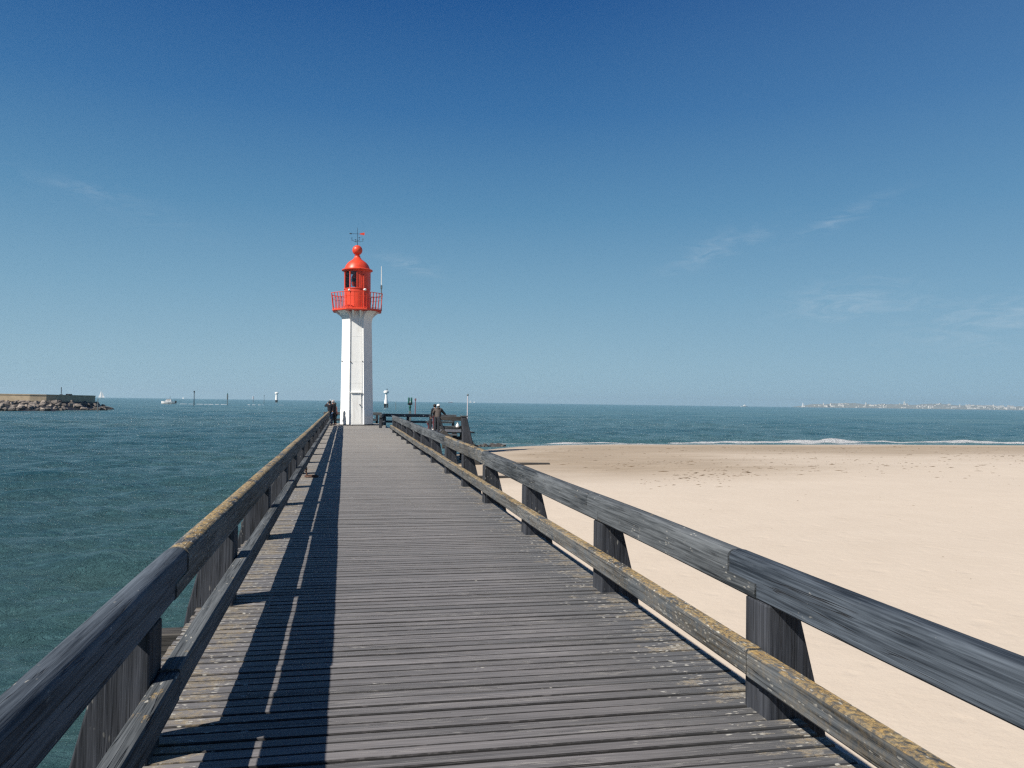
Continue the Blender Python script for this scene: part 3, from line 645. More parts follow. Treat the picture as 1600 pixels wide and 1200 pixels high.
# raised pilasters on the diagonal faces, curving out into brackets under the gallery
for k in (0, 1, 2, 3):
    ang = R_(45+90*k); u = Vector((math.cos(ang), math.sin(ang), 0)); s_ = Vector((-u.y, u.x, 0)); q = MB(); vs = []; fs = []
    rows = []
    for (z, o_) in [(0.07, 1.045), (0.9, 1.035), (1.0, 1.018), (6.3, .925), (6.45, .935), (6.60, .97), (6.75, 1.03), (6.88, 1.12), (6.97, 1.25), (7.02, 1.40)]:
        base = .90 - .018*z; hw = (.975-.013*z)*math.tan(math.pi/8)*.98 if z < 6.4 else (.885)*math.tan(math.pi/8)*.98
        rows.append([u*(base-.1)+s_*hw, u*o_+s_*hw, u*o_-s_*hw, u*(base-.1)-s_*hw]); vs += [Vector((p_.x, p_.y, z)) for p_ in rows[-1]]
    for i in range(len(rows)-1):
        for j in range(4): fs.append((i*4+j, i*4+(j+1) % 4, (i+1)*4+(j+1) % 4, (i+1)*4+j))
    fs += [(3, 2, 1, 0), tuple(len(vs)-4+j for j in range(4))]
    q.add(vs, fs); q.build('pilaster', M['white'], lh, bevel=.012)
# slimmer brackets on the other faces
for k in range(4):
    ang = R_(90*k); u = Vector((math.cos(ang), math.sin(ang), 0)); s_ = Vector((-u.y, u.x, 0))
    for off in (-.22, .22):
        q = MB(); P = [(.80, 6.55), (.80, 7.015), (1.36, 7.015), (1.22, 6.93), (1.06, 6.80), (.93, 6.66), (.87, 6.56)]
        vs = []
        for sg_ in (-.05, .05): vs += [u*a + s_*(off+sg_) + Vector((0, 0, z)) for a, z in P]
        n = len(P); q.add(vs, [tuple(range(n)), tuple(range(n, 2*n))[::-1]] + [(i, n+i, n+(i+1) % n, (i+1) % n) for i in range(n)])
        q.build('bracket', M['white'], lh)
# door in the recessed front face
dr = MB(); dr.box(-.27, .27, -.956, -.93, .08, 1.95); dr = dr.build('door', M['white'], lh, bevel=.008)
q = MB(); q.box(.16, .24, -1.03, -.975, 1.26, 1.30); q.build('handle', M['iron'], dr)
q = MB(); q.box(-.36, .33, -1.03, -.935, 1.99, 2.05); q.build('door_hood', M['white'], lh, bevel=.005)
q = MB(); q.tube([(.26, -.99, .1), (.26, -.935, 6.4)], .012, 6); q.build('cable', M['whitecl'], lh)
for z in (3.9, 5.45, 2.6):
    a = .945-.0141*z; q = MB(); q.box(-.36, .36, -a-.006, -a+.05, z, z+.012); q.build('seam', M['whitecl'], lh)
for (sx, z) in ((-.37, 3.9), (.86, 3.9), (-.9, 3.95), (.36, 3.92)):
    q = MB(); q.sphere((sx, -.93 if abs(sx) < .5 else -.50, z), .035, 5); q.build('lug', M['iron'], lh)
# gallery
sc8([(1.40, 7.022), (1.50, 7.05), (1.50, 7.15), (1.47, 7.16)], 'red', 'gallery_floor', bevel=.008)
NB = 40
def ga(z): return 1.46 + (z-7.16)*0.10
def octpt(rr_2, th):
    k = math.floor((th)/(math.pi/4)+.5)*math.pi/4; return rr_2/math.cos(th-k)
fl = MB()
for i in range(NB):
    th = 2*math.pi*(i+.5)/NB; d = Vector((math.cos(th), math.sin(th), 0)); a0 = octpt(ga(7.16), th); a1 = octpt(ga(8.10), th)
    p0, p1 = d*a0+Vector((0, 0, 7.14)), d*a1+Vector((0, 0, 8.12)); tn = Vector((-d.y, d.x, 0))
    wd = .05; e_ = tn*wd/2; o_ = d*.012
    fl = MB(); fl.hexa([p0-e_-o_, p0+e_-o_, p0+e_+o_, p0-e_+o_, p1-e_-o_, p1+e_-o_, p1+e_+o_, p1-e_+o_]); fl.build('baluster', M['red'], lh)
for z, rd in ((8.13, .022), (7.86, .012), (7.22, .014)):
    q = MB(); q.tube([(octpt(ga(z), th)*math.cos(th), octpt(ga(z), th)*math.sin(th), z) for th in [2*math.pi*i/64+math.pi/8 for i in range(65)]], rd, 6, caps=False); q.build('gallery_rail', M['red'], lh)
# lantern room: low wall, glazed bays to the left and sea, blind bays to the right
RL = .80
q = MB(); q.lathe([(RL-.04, 7.16), (RL, 7.17), (RL, 8.40), (RL+.03, 8.42), (RL+.03, 8.47), (RL-.04, 8.48)], 48); q.build('lantern_wall', M['red'], lh, smooth=True)
for (a0, a1) in [(-90, -2)]:
    q = MB(); q.lathe([(RL-.05, 8.48), (RL-.01, 8.48), (RL-.01, 9.52), (RL-.05, 9.52), (RL-.05, 8.48)], 20, a0=R_(a0), a1=R_(a1)); q.build('blind_panel', M['red'], lh, smooth=True)
for a in [-90, -66, -2, 32, 66, 100, 134, 168, 202, 238]:
    aa_ = R_(a); q = MB(); q.beam((math.cos(aa_)*(RL-.005), math.sin(aa_)*(RL-.005), 7.2 if a in (-66,) else 8.47), (math.cos(aa_)*(RL-.005), math.sin(aa_)*(RL-.005), 9.53), .055, .06, up=(math.cos(aa_), math.sin(aa_), 0)); q.build('mullion', M['red'], lh)
gl_ = [-2, 32, 66, 100, 134, 168, 202, 238, 270]
for a0, a1 in zip(gl_[:-1], gl_[1:]):
    q = MB(); q.lathe([(RL-.03, 8.482), (RL-.03, 9.52)], 6, a0=R_(a0+1), a1=R_(a1-1)); o = q.build('window_pane', M['glass'], lh, smooth=True)
q = MB(); q.lathe([(.12, 8.3), (.12, 8.62), (.30, 8.66), (.36, 8.8), (.36, 9.2), (.28, 9.36), (.12, 9.4), (.12, 9.5)], 24); q.build('lens', M['red'], lh, smooth=True)
q = MB(); q.lathe([(.365, 8.9), (.365, 9.1)], 24); q.build('lens_band', M['black'], lh)
q = MB(); q.lathe([(RL-.02, 9.50), (RL+.02, 9.50), (RL+.06, 9.56), (.955, 9.60), (.965, 9.64), (.93, 9.67), (.80, 9.70), (.765, 9.80), (.70, 9.95), (.585, 10.10), (.43, 10.22), (.28, 10.32), (.215, 10.42), (.17, 10.49), (.165, 10.52), (.19, 10.55), (.13, 10.58), (.13, 10.62)], 48); q.build('dome', M['red'], lh, smooth=True)
q = MB(); q.sphere((0, 0, 10.90), .315, 18); q.build('ball', M['red'], lh, smooth=True)
wv = MB(); wv.tube([(0, 0, 11.2), (0, 0, 12.32)], [.018, .009], 8); wv = wv.build('weather_vane', M['black'], lh)
q = MB(); q.tube([(-.44, 0, 11.93), (.20, 0, 11.93)], .011, 6); q.prism([(-.50, 0), (-.40, -.03), (-.40, .03)], 11.91, 11.95); q.sphere((-.40, 0, 11.93), .045, 5); q.build('arrow', M['black'], wv)
q = MB(); q.hexa([(.14,-.008,11.90),(.44,-.008,11.85),(.44,.008,11.85),(.14,.008,11.90),(.14,-.008,11.96),(.44,-.008,12.03),(.44,.008,12.03),(.14,.008,11.96)]); q.build('tail', M['red'], wv)
q = MB()
for a in (20, 110, 200, 290):
    aa_ = R_(a); cx, cy = .36*math.cos(aa_), .36*math.sin(aa_); q.tube([(0, 0, 11.50), (cx*.5, cy*.5, 11.44), (cx, cy, 11.52)], .010, 6); 
    q.beam((cx, cy, 11.46), (cx, cy, 11.66), .02, .02); q.beam((cx-.05, cy, 11.64), (cx+.05, cy, 11.64), .018, .02)
q.build('compass_arms', M['black'], wv)
q = MB(); q.tube([(1.50, -.25, 7.1), (1.50, -.25, 8.72)], .035, 8); q.tube([(1.50, -.25, 8.5), (1.50, -.25, 8.70)], .055, 8); an = q.build('antenna', M['greypole'], lh)
q = MB(); q.tube([(1.50, -.25, 8.72), (1.50, -.25, 9.90)], [.026, .016], 8); q.build('whip', M['whitecl'], an)
q = MB(); q.sphere((.50, -1.58, 8.24), .10, 8, .7); q.build('floodlight', M['whitecl'], lh, smooth=True)
q = MB(); q.sphere((-.44, -1.62, 8.20), .07, 8); q.build('floodlight', M['whitecl'], lh, smooth=True)
q = MB(); q.tube([(.42, -RL+.08, 7.2), (.42, -RL+.08, 9.3)], .035, 8); q.build('pipe', M['red'], lh)

# ------------------------------------------------------------------ breakwater
bw = empty('breakwater', (-70, 215, 0), label='concrete breakwater wall with flared cap on a rubble mound, far left across the harbour mouth', cat='breakwater')
path = [(-420, 221), (-200, 219), (-110, 216.5), (-76, 215), (-72.5, 215.6), (-70.6, 217.5), (-69.4, 221), (-68.4, 226), (-67.2, 233), (-67.5, 237), (-70.5, 240)]
q = MB()
def offs(path, d):
    out = []
    for i, p_ in enumerate(path):
        a = Vector(path[max(i-1, 0)]); c_ = Vector(path[min(i+1, len(path)-1)]); t_ = (c_-a).normalized(); out.append((p_[0]+t_.y*d, p_[1]-t_.x*d))
    return out
secs = [(0.0, -2.4), (0.0, 1.95), (0.10, 2.0), (0.10, 2.22), (-2.2, 2.22), (-2.2, -2.4)]
pts = [offs(path, d) for d, z in secs]; n = len(secs); vs = []; fs = []
for i in range(len(path)):
    drop = 0.0 if i < 4 else -0.02*(i-3)
    for j, (d, z) in enumerate(secs): vs.append((pts[j][i][0]+70, pts[j][i][1]-215, z+(drop if z > 0 else 0)))
for i in range(len(path)-1):
    for j in range(n): fs.append((i*n+j, i*n+(j+1) % n, (i+1)*n+(j+1) % n, (i+1)*n+j))
fs.append(tuple(range((len(path)-1)*n, len(path)*n)))
q.add(vs, fs); q.build('wall', M['conc'], bw)
q = MB(); hb_ = offs(path, 0.2); hf = [offs(path, 11.5 if i_ < 5 else 7.5 if i_ < 7 else 5.0)[i_] for i_ in range(len(path))]; vs = []; fs = []
for i in range(len(path)): vs += [(hb_[i][0]+70, hb_[i][1]-215, 0.45 if i < 8 else 0.1), (hf[i][0]+70, hf[i][1]-215, -2.2)]
for i in range(len(path)-1): fs.append((2*i, 2*i+1, 2*i+3, 2*i+2))
q.add(vs, fs); q.build('rubble_mound', M['black'], bw)
q = MB(); q.tube([(-.9, 6, 2.0), (-.9, 6, 4.1)], .09, 8); q.box(-1.25, -.55, 5.9, 6.1, 2.2, 2.32); q.build('mast', M['black'], bw)
q = MB(); q.box(0.0, 1.0, 6.5, 8.2, 2.0, 2.42); q.build('cabinet', M['black'], bw)
seglen = [0]
for a, c_ in zip(path[:-1], path[1:]): seglen.append(seglen[-1]+math.dist(a, c_))
s0 = seglen[3]-26
for i in range(285):
    if i < 190: s_ = random.uniform(s0, seglen[4])
    else: s_ = random.uniform(seglen[3], seglen[-1])
    k = max(j for j in range(len(seglen)-1) if seglen[j] <= s_); tt = (s_-seglen[k])/(seglen[k+1]-seglen[k])
    ft = ((i*0.618) % 1.0)**0.9; d = 0.6+ft*(10.6 if s_ < seglen[4] else 7.0 if s_ < seglen[6] else 4.6)
    o0 = offs(path, d); px = o0[k][0]*(1-tt)+o0[k+1][0]*tt; py = o0[k][1]*(1-tt)+o0[k+1][1]*tt
    z = 0.30 - ft*2.15 + random.uniform(-.15, .2) - (0.35 if s_ > seglen[6] else 0)
    pale = px < -72
    put_rock(px, py, z, random.uniform(.45, 1.15), ('pale boulder in the sunlit riprap slope under the breakwater wall' if pale else 'dark shaded boulder in the riprap round the head of the breakwater'), 'riprap boulders of the breakwater')

# ------------------------------------------------------------------ sea marks
def pole(x, y, h, rad, mat, label, topm=None, mid=None, name='marker_pole'):
    e_ = empty(name, (x, y, ZS), label=label, cat='marker pole', group='slender marker poles standing in the sea')
    q = MB(); q.tube([(0, 0, -2.5), (0, 0, h)], [rad*1.1, rad*.8], 8); q.build('pole', M[mat], e_)
    if topm:
        kind, mt_ = topm; q = MB()
        if kind == 'can': q.box(-rad*1.5, rad*1.5, -rad*1.5, rad*1.5, h-.2, h+rad*2.5)
        elif kind == 'ball': q.sphere((0, 0, h+rad), rad*1.9, 6)
        else: q.lathe([(rad*1.8, h), (0.01, h+rad*4)], 10)
        q.build('topmark', M[mt_], e_)
    if mid:
        q = MB(); q.tube([(0, 0, h*.55), (0, 0, h*.98)], rad*1.9, 8); q.build('sleeve', M[mid], e_)
pole(-65.4, 369, 6.3, .17, 'black', 'dark marker pole with a small topmark rising from the foam trail behind the motorboat', ('can', 'black'))
pole(-65.6, 469, 6.0, .20, 'greypole', 'grey green marker pole in the sea right of the dark topmark pole', ('cone', 'green'), 'greypole')
pole(-107.9, 976, 7.0, .32, 'greypole', 'distant pole with a pale sleeved top, left of the white caisson beacon', None, 'pale')
pole(-74.9, 764, 7.2, .18, 'greypole', 'thin plain pole just left of the distant white beacon with black foot', ('can', 'greypole'))
pole(-58.7, 208.2, 3.1, .11, 'greypole', 'short grey pole in the water in front of the breakwater head')
pole(17.4, 117.2, 4.45, .085, 'pale', 'pale pinkish white pole standing alone in the sea right of the landing stairs', ('ball', 'greypole'))
pole(17.4, 210, 3.9, .14, 'redpole', 'reddish marker pole just right of the green signal light', ('can', 'redpole'))
pole(19.6, 334, 3.0, .12, 'greypole', 'faint thin pole between the white two legged beacon and the green signal light')
wb = empty('beacon', (19.9, 425.5, ZS), label='white beacon tower with wide head standing on dark legs right of the lighthouse', cat='beacon')
q = MB(); q.lathe([(1.05, 2.1), (.95, 3.0), (.62, 5.2), (.50, 7.0), (.50, 7.4)], 12); q.build('tower', M['white'], wb)
q = MB(); q.lathe([(.6, 7.4), (1.25, 7.7), (1.35, 7.9), (1.35, 8.7), (1.0, 8.9), (.3, 9.0)], 14); q.build('head', M['white'], wb)
q = MB(); q.tube([(.4, 0, 8.9), (.4, 0, 10.0)], .2, 8); q.build('lamp', M['black'], wb)
for (lx, ly) in ((-.75, -.5), (.75, -.5), (0, .9)):
    q = MB(); q.tube([(lx*1.15, ly, -3), (lx, ly, 2.2)], .33, 8); q.build('leg', M['black'], wb)
wb = empty('beacon', (-86.9, 1039, ZS), label='small distant white column beacon on a black foot, left of the lighthouse', cat='beacon')
q = MB(); q.lathe([(1.6, 3.0), (1.25, 9.5), (1.1, 10.4)], 12); q.build('tower', M['white'], wb)
q = MB(); q.lathe([(1.9, 10.5), (2.3, 11.0), (2.3, 12.2), (1.2, 12.9)], 12); q.build('head', M['white'], wb)
q = MB(); q.lathe([(1.5, -3), (1.5, 3.0)], 12); q.build('foot', M['black'], wb)

# ------------------------------------------------------------------ boats
def hull(q, L_, B_, H_, z0=0):
    rows = [(-.5, .72, .0), (-.3, .95, 0), (0, 1, 0), (.25, .82, .05), (.42, .4, .12), (.5, .03, .2)]; vs = []; fs = []
    for (f, w_, sh) in rows:
        x = f*L_; vs += [(x, 0, z0-.2*H_), (x, w_*B_*.36, z0), (x, w_*B_*.5, z0+H_*(1+sh)), (x, -w_*B_*.5, z0+H_*(1+sh)), (x, -w_*B_*.36, z0)]
    for i in range(len(rows)-1):
        for j in range(5): fs.append((i*5+j, i*5+(j+1) % 5, (i+1)*5+(j+1) % 5, (i+1)*5+j))
    fs += [tuple(range(5))[::-1], tuple(range(25, 30))]; q.add(vs, fs)
mb_ = empty('motorboat', (-105.8, 514.3, ZS), R_(178), 'white cabin motorboat speeding left and trailing a line of foam', 'motorboat'); mb_.scale = (1.2,)*3
q = MB(); hull(q, 6.6, 2.4, 1.0, .2); q.build('hull', M['hull'], mb_)
q = MB(); q.hexa([(-1.6,-.85,1.2),(1.5,-.85,1.2),(1.5,.85,1.2),(-1.6,.85,1.2),(-1.3,-.7,2.4),(.5,-.7,2.4),(.5,.7,2.4),(-1.3,.7,2.4)]); q.build('cabin', M['hull'], mb_)
q = MB(); q.box(-1.15, .6, -.80, .80, 1.75, 2.15); q.build('window', M['black'], mb_)
q = MB(); q.tube([(-.7, 0, 2.4), (-.9, 0, 3.6)], .07, 6); q.build('mast', M['black'], mb_)
q = MB(); q.box(-3.9, -3.2, -.35, .35, .4, 1.6); q.build('outboard_engine', M['black'], mb_)
mt, t, p = newmat('foam'); v = coords(t); L(t, Mixc(t, noise(t, v, .5, 4), (.40, .44, .48), (.65, .66, .68)), p.inputs['Base Color']); S(p, 'Roughness', .9); M['foam'] = mt
q = MB(); rw = random.Random(4); x = -102.2
while x < -15:
    f_ = (x+102)/87; ln = rw.uniform(1.5, 5)*(1-.5*f_); wd = rw.uniform(.5, 1.0)*(1.2-f_)
    y = 514.3 + (x+102)*.02 + rw.gauss(0, .15)
    if rw.random() > f_*.8: q.hexa([(x,y-wd,ZS-.1),(x+ln,y-wd*.7,ZS-.1),(x+ln,y+wd*.7,ZS-.1),(x,y+wd,ZS-.1),(x+.3,y-wd*.5,ZS+.13),(x+ln-.3,y-wd*.4,ZS+.10),(x+ln-.3,y+wd*.4,ZS+.10),(x+.3,y+wd*.5,ZS+.13)])
    x += ln + rw.uniform(0, 1.2 + 9*max(0, f_)**1.5)
tag(q.build('boat_wake', M['foam']), 'broken white line of foam on the sea behind the motorboat', 'wake', kind='stuff')

def sailboat(x, y, h, label, L_=None, lean=.06, cab='hull'):
    e_ = empty('sailboat', (x, y, ZS), random.uniform(-.3, .3), label, 'sailboat', 'white sailboats far out'); L_ = L_ or h*.62
    q = MB(); hull(q, L_, L_*.28, h*.055, 0); q.build('hull', M[cab], e_)
    q = MB(); q.tube([(0, 0, h*.04), (0, h*lean, h)], h*.006, 6); q.build('mast', M['greypole'], e_)
    for nm, P in (('mainsail', [(-.03, .10), (-.38, .13), (-.22, .45), (-.10, .78), (-.03, .98)]), ('jib', [(.04, .12), (.46, .10), (.30, .38), (.16, .66), (.06, .86)])):
        q = MB(); n = len(P); vs = []
        for k, sgn in enumerate((-1, 1)):
            vs += [(a*h*.9, c_*h*lean + h*.03*(1-abs(2*i/(n-1)-1)) + sgn*h*.004, c_*h) for i, (a, c_) in enumerate(P)]
        q.add(vs, [tuple(range(n)), tuple(range(n, 2*n))[::-1]] + [(i, n+i, n+(i+1) % n, (i+1) % n) for i in range(n)]); q.build(nm, M['sail'], e_)
def far(x, Y):                # point on the sea at survey distance Y seen under pixel column x
    d = FW + RT*((x-800)/1250) + UP*((600-(618.5+.0138*x))/1250); return d.x/d.y*Y
sailboat(far(158, 2500), 2500, 23, 'largest sailboat, two white sails, just right of the breakwater head', 13.5)
sailboat(far(286, 5200), 5200, 15, 'tiny white sailboat on the horizon between the motorboat and the dark topmark pole')
sailboat(far(516, 5200), 5200, 15, 'tiny sailboat on the horizon just left of the lighthouse')
sailboat(far(735, 4200), 4200, 15, 'tiny sailboat on the horizon next to the pale pink pole, nearer the pole')
sailboat(far(741, 4400), 4400, 11, 'smallest sailboat on the horizon, right of the pale pink pole and its neighbour boat')
sailboat(far(1255, 3600), 3600, 27, 'white sailboat in front of the left end of the far coast', 15)
def ship(x, Y, L_, label, red=False):
    e_ = empty('ship', (far(x, Y), Y, ZS), .1, label, 'ship')
    q = MB(); hull(q, L_, L_*.16, L_*.09, 0); q.build('hull', M['maroon' if red else 'hull'], e_)
    q = MB(); q.box(-L_*.1 if not red else L_*.1, L_*.2 if not red else L_*.38, -L_*.06, L_*.06, L_*.09, L_*.20); q.box(0, L_*.12, -L_*.05, L_*.05, L_*.2, L_*.27) if not red else None; q.build('superstructure', M['hull'], e_)
ship(1163, 4200, 44, 'white ship on the horizon above the middle of the beach')
ship(704, 4500, 28, 'tiny red hulled boat with white cabin on the horizon above the person in the cap', True)

# ------------------------------------------------------------------ far coast and its town
mt, t, p = newmat('far hillside'); v = coords(t, False)
L(t, Mixc(t, noise(t, mapping(t, v, (.01, .01, .03)), 1, 5, .7), (.10, .12, .11), (.24, .24, .22)), p.inputs['Base Color']); S(p, 'Roughness', 1); M['hill'] = mt
M['bld'] = paint('pale rendered walls', (.55, .54, .51), .8, .12); M['roofm'] = paint('slate roof', (.16, .15, .16), .8, .1)
CY = 6200.
def ridge(px):
    return float(np.interp(px, [1236, 1250, 1275, 1300, 1345, 1400, 1450, 1500, 1560, 1600, 1700, 1900], [0, 9, 32, 38, 40, 36, 46, 42, 36, 34, 30, 34]))
px = np.arange(1236, 1900, 4.0); rows = np.linspace(0, 1, 9); X = []; Y = []; Z = []
rn = np.random.RandomState(2)
for rw_ in rows:
    yv = CY + rw_*900; X.append([far(a, yv) for a in px]); Y.append([yv]*len(px)); prof_ = min(1, rw_*2.0)**.8 * (1 if rw_ < .8 else (1-rw_)*5*.8+.2)
    Z.append([ZS-1+ridge(a)*prof_*(1+.12*math.sin(a*.09+rw_*3)+.05*rn.normal()) + 1.5 for a in px])
tag(grid_mesh('far_hills', np.array(X), np.array(Y), np.array(Z), M['hill'], {}), kind='structure')
def bmesh_house(w_, d_, h_, roof):
    q = MB(); q.box(-w_/2, w_/2, -d_/2, d_/2, -4, h_); return q
protos = []
for (w_, d_, h_) in ((14, 10, 8), (28, 12, 13), (46, 14, 9), (10, 10, 20), (20, 12, 7)):
    q = MB(); q.box(-w_/2, w_/2, -d_/2, d_/2, -5, h_); wall_me = q.build('tmp', M['bld']); q = MB()
    rh = 3.0; q.hexa([(-w_/2,-d_/2,h_+.02),(w_/2,-d_/2,h_+.02),(w_/2,d_/2,h_+.02),(-w_/2,d_/2,h_+.02),(-w_/2+1,-.5,h_+rh),(w_/2-1,-.5,h_+rh),(w_/2-1,.5,h_+rh),(-w_/2+1,.5,h_+rh)])
    rf_me = q.build('tmp', M['roofm']); protos.append((wall_me.data, rf_me.data)); bpy.data.objects.remove(wall_me); bpy.data.objects.remove(rf_me)
rb_ = random.Random(8)
for i in range(170):
    a = rb_.uniform(1262, 1640) if i % 3 else rb_.uniform(1480, 1660); fr_ = rb_.random()**1.3*.5
    yv = CY + 20 + fr_*850; hz = ridge(a)*min(1, (yv-CY)/900*2.0)**.8
    wm_, rm_ = protos[rb_.choice([0, 0, 1, 1, 2, 3, 4])] if a < 1480 else protos[rb_.choice([0, 1, 1, 2, 2, 3, 3])]
    e_ = empty('house', (far(a, yv), yv, ZS+hz+1.0), rb_.uniform(-.5, .5), 'pale building of the hazy town on the far coast across the bay', 'building', 'buildings of the far town'); s_ = rb_.uniform(.55, 1.0); e_.scale = (s_,)*3
    for nm, me in (('wall', wm_), ('roof', rm_)):
        o = bpy.data.objects.new(nm, me); C.objects.link(o); o.parent = e_
q = MB(); q.box(-5, 5, -5, 5, 0, 26); q.prism([(-4,-4),(4,-4),(4,4),(-4,4)], 26.1, 40, [(-.4,-.4),(.4,-.4),(.4,.4),(-.4,.4)])
tag(q.build('church_tower', M['bld'], loc=(far(1413, CY+420), CY+420, ZS+32)), 'thin white tower rising highest above the far town', 'tower')

# ------------------------------------------------------------------ sea haze
mt = bpy.data.materials.new('sea haze'); mt.use_nodes = True; t = mt.node_tree; t.nodes.clear()
pv = N(t, 'ShaderNodeVolumePrincipled'); pv.inputs['Density'].default_value = HAZE; pv.inputs['Color'].default_value = (0.60, 0.84, 1.0, 1); pv.inputs['Anisotropy'].default_value = 0.2
o_ = N(t, 'ShaderNodeOutputMaterial'); L(t, pv.outputs[0], o_.inputs['Volume'])
q = MB(); q.box(-12500, 12500, -12500, 12500, -7.0, 95); hz_ = tag(q.build('haze', mt), kind='stuff')
# ------------------------------------------------------------------ people
def skin_fig(name, chains, mat, parent, sub=1):
    """chains: list of [(pos, radius), ...]; one skinned surface; shared first point joins them"""
    vs = []; es = []; rs = []; key = {}
    for ch in chains:
        prev = None
        for p_, r_ in ch:
            k_ = tuple(round(c_, 4) for c_ in p_)
            if k_ not in key: key[k_] = len(vs); vs.append(p_); rs.append(r_)
            i_ = key[k_]
            if prev is not None and prev != i_: es.append((prev, i_))
            prev = i_
    me = bpy.data.meshes.new(name); me.from_pydata(vs, es, []); o = bpy.data.objects.new(name, me); C.objects.link(o)
    m1 = o.modifiers.new('s', 'SKIN'); sv_ = me.skin_vertices[0].data
    for i_, r_ in enumerate(rs): sv_[i_].radius = (r_, r_) if not isinstance(r_, tuple) else r_
    sv_[0].use_root = True
    m2 = o.modifiers.new('d', 'SUBSURF'); m2.levels = sub; m2.render_levels = sub
    dg = bpy.context.evaluated_depsgraph_get(); me2 = bpy.data.meshes.new_from_object(o.evaluated_get(dg)); bpy.data.objects.remove(o)
    me2.name = name; me2.polygons.foreach_set('use_smooth', [True]*len(me2.polygons)); me2.materials.clear(); me2.materials.append(mat)
    o = bpy.data.objects.new(name, me2); C.objects.link(o)
    if parent: o.parent = parent
    return o
def person(loc, rz, label, top, legs, hair, H=1.72, arms='rail', cap=None, hood=None, shoes='black', bend=0.18, bulk=1.0, group='people at the pier head'):
    e_ = empty('person', loc, rz, label, 'person', group)        # figure faces +y, metres
    s = H/1.75; hip = (0, 0, .92*s); ch = (0, bend*.55, 1.22*s); nk = (0, bend*.9, 1.46*s); hd = (0, bend+.03, 1.60*s); hd2 = (0, bend+.04, 1.68*s)
    def arm(sx, d=0.0):
        sh = (sx*.17*s, bend*.85, 1.40*s)
        if arms == 'rail': el, ha = (sx*.27*s, bend+.10, 1.15*s), (sx*.20*s, bend+.36, 1.04*s)
        elif arms == 'camera': el, ha = (sx*.30*s, bend+.16, 1.34*s), (sx*.08*s, bend+.26, 1.56*s)
        elif arms == 'side': el, ha = (sx*.33*s, bend+.05, 1.20*s), ((.50 if sx > 0 else -.26)*s, bend+.20, (1.05 if sx > 0 else 1.02)*s)
        else: el, ha = (sx*.24*s, bend*.6, 1.12*s), (sx*.25*s, bend*.5+.12, .88*s)
        wr = tuple(el[i]+(ha[i]-el[i])*.86 for i in range(3)); return sh, el, wr, ha
    def leg(sx):
        return [(hip, .13*s), ((sx*.09*s, 0, .84*s), .095*s), ((sx*.10*s, .03, .48*s), .065*s), ((sx*.11*s, -.02, .09*s), .042*s)]
    body = [[(hip, .13*s), (ch, .145*s), ((0, nk[1]-.01, 1.41*s), .11*s), (nk, .055*s), ((0, hd[1]-.01, 1.535*s), .065*s), (hd, .088*s), (hd2, .075*s)]]
    for sx in (-1, 1):
        sh, el, wr, ha = arm(sx)
        body.append([((0, nk[1]-.01, 1.41*s), .11*s), (sh, .062*s), (el, .044*s), (wr, .028*s), (ha, (.035*s, .018*s))])
        body.append(leg(sx)); body.append([(leg(sx)[-1][0], .042*s), ((sx*.11*s, .07, .045*s), (.042*s, .03*s)), ((sx*.12*s, .17, .03*s), (.04*s, .022*s))])
        d = (Vector(ha)-Vector(wr)).normalized(); sdv = Vector((1, 0, 0))
        for k in range(4):
            b0 = Vector(ha)+sdv*(k-1.5)*.019*s; l_ = (.058, .068, .064, .05)[k]*s
            body.append([(ha, (.035*s, .018*s)), (tuple(b0+d*.03*s), .009*s), (tuple(b0+d*(.03*s+l_*.6)+Vector((0, 0, -.012))), .008*s), (tuple(b0+d*(.03*s+l_*.9)+Vector((0, 0, -.032))), .007*s)])
        tb = Vector(wr)+d*.03; body.append([(wr, .028*s), (tuple(tb-sdv*sx*.035), .011*s), (tuple(tb-sdv*sx*.05+d*.035+Vector((0, 0, -.01))), .009*s)])
    body.append([(hd, .088*s), ((0, hd[1]+.085, hd[2]-.005), .016*s), ((0, hd[1]+.105, hd[2]-.018), .012*s)])      # nose
    for sx in (-1, 1): body.append([(hd, .088*s), ((sx*.085*s, hd[1]-.01, hd[2]), .018*s), ((sx*.092*s, hd[1]-.02, hd[2]+.015), .012*s)])
    skin_fig('body', body, M['skin'], e_)
    s0_ = s; jk = [[((0, hip[1], .80*s), .175*s*bulk), (hip, .165*s*bulk), (ch, .175*s*bulk), ((0, nk[1]-.01, 1.41*s), .125*s), ((0, nk[1], 1.465*s), .07*s)]]
    for sx in (-1, 1):
        sh, el, wr, ha = arm(sx); jk.append([((0, nk[1]-.01, 1.41*s), .125*s), (sh, .085*s*bulk), (el, .066*s*bulk), (wr, .048*s*bulk)])
    skin_fig('jacket', jk, M[top], e_)
    tr_ = []
    for sx in (-1, 1):
        l_ = leg(sx); tr_.append([(l_[0][0], .145*s), (l_[1][0], .112*s), (l_[2][0], .080*s), (l_[3][0], .062*s)])
    skin_fig('trousers', tr_, M[legs], e_)
    for sx in (-1, 1):
        skin_fig('shoe', [[((sx*.11*s, -.04, .05*s), .05*s), ((sx*.11*s, .06, .05*s), .052*s), ((sx*.12*s, .19, .035*s), .04*s)]], M[shoes], e_)
    q = MB()
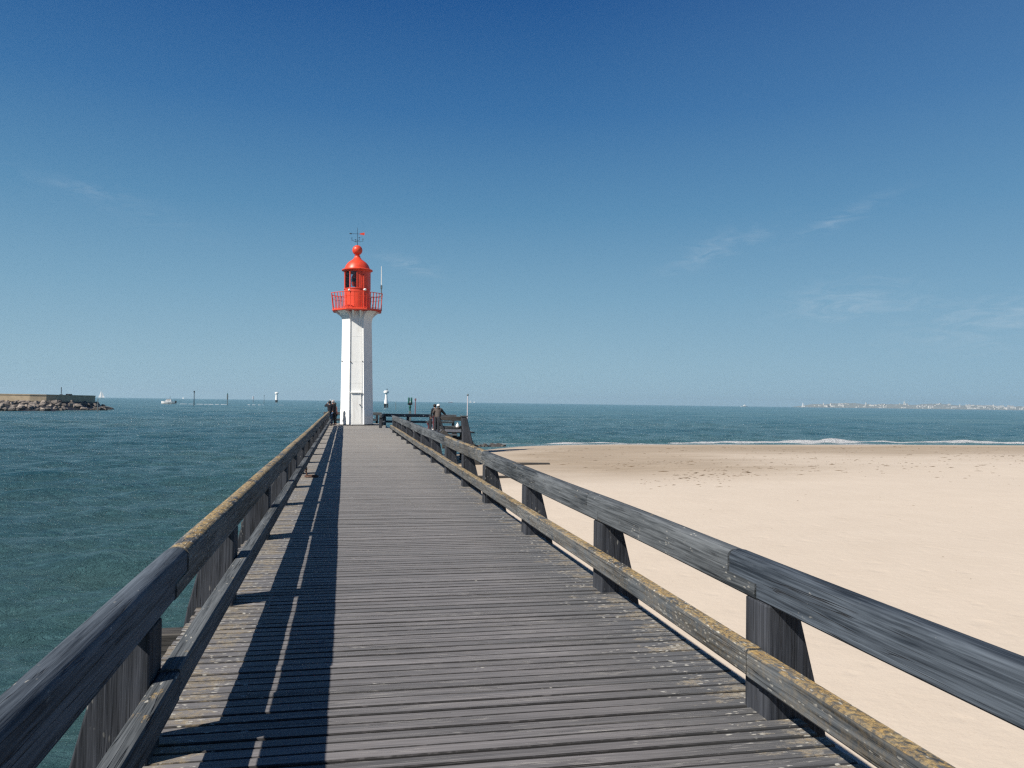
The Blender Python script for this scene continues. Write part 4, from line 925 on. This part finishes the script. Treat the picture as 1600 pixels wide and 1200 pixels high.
    if cap:
        q.lathe([(.108, 0), (.112, .05), (.10, .10), (.06, .135), (0, .145)], 16); o = q.build('cap', M[cap], e_, smooth=True); o.scale = (1/K*s,)*3; o.location = (0, hd[1]-.005, hd[2]+.01)
        q = MB(); q.sphere((0, 0, 0), .10, 8, .8); o = q.build('hair', M[hair], e_, smooth=True); o.scale = (1/K*s,)*3; o.location = (0, hd[1]-.025, hd[2]-.005)
    else:
        q.sphere((0, 0, 0), .113, 10, 1.1); o = q.build('hair', M[hair], e_, smooth=True); o.scale = (1/K*s,)*3; o.location = (0, hd[1]-.032, hd[2]+.03)
    if hood:
        q = MB(); q.sphere((0, 0, 0), .13, 8, .6); o = q.build('hood', M[hood], e_, smooth=True); o.scale = (1/K,)*3; o.location = (0, nk[1]-.08, nk[2]+.01)
    # eyes and mouth
    for sx in (-1, 1):
        q = MB(); q.sphere((0, 0, 0), .012, 5); o = q.build('eye', M['hairb'], e_); o.location = (sx*.032, hd[1]+.086, hd[2]+.01)
    q = MB(); q.box(-.022, .022, 0, .008, 0, .008); o = q.build('mouth', M['maroon'], e_); o.location = (0, hd[1]+.080, hd[2]-.05)
    return e_
zz = 0.235
person((-0.98, 47.4, zz), R_(15), 'person in a black jacket and blue jeans raising a camera by the left railing', 'darkcl', 'jeans', 'hairb', 1.72, 'camera', group='people beside the lighthouse foot', bend=.10)
person((-0.80, 48.3, zz), R_(40), 'grey haired person in dark clothes between the jeans wearer and the lighthouse', 'darkcl', 'darkcl', 'hairg', 1.76, 'down', group='people beside the lighthouse foot', bend=.06)
person((-0.68, 49.0, zz), R_(70), 'person with a dusty pink top half hidden by the lighthouse wall', 'pinkcl', 'darkcl', 'hairb', 1.58, 'down', group='people beside the lighthouse foot', bend=.06)
person((4.86, 43.6, 0.10), R_(-8), 'person in a hooded brown grey coat and white cap leaning on the landing railing', 'coat', 'darkcl', 'hairb', 1.74, 'side', cap='whitecl', hood='coat', shoes='whitecl', bulk=1.3, group='people on the landing')
person((4.86, 45.0, 0.10), R_(10), 'black haired person mostly hidden behind the one in the white cap', 'darkcl', 'maroon', 'hairb', 1.74, 'down', shoes='whitecl', group='people on the landing')
person((4.32, 43.35, 0.10), R_(-75), 'person in dark red trousers and white shoes crouching low behind the landing posts', 'darkcl', 'maroon', 'hairb', 0.98, 'down', shoes='whitecl', group='people on the landing')
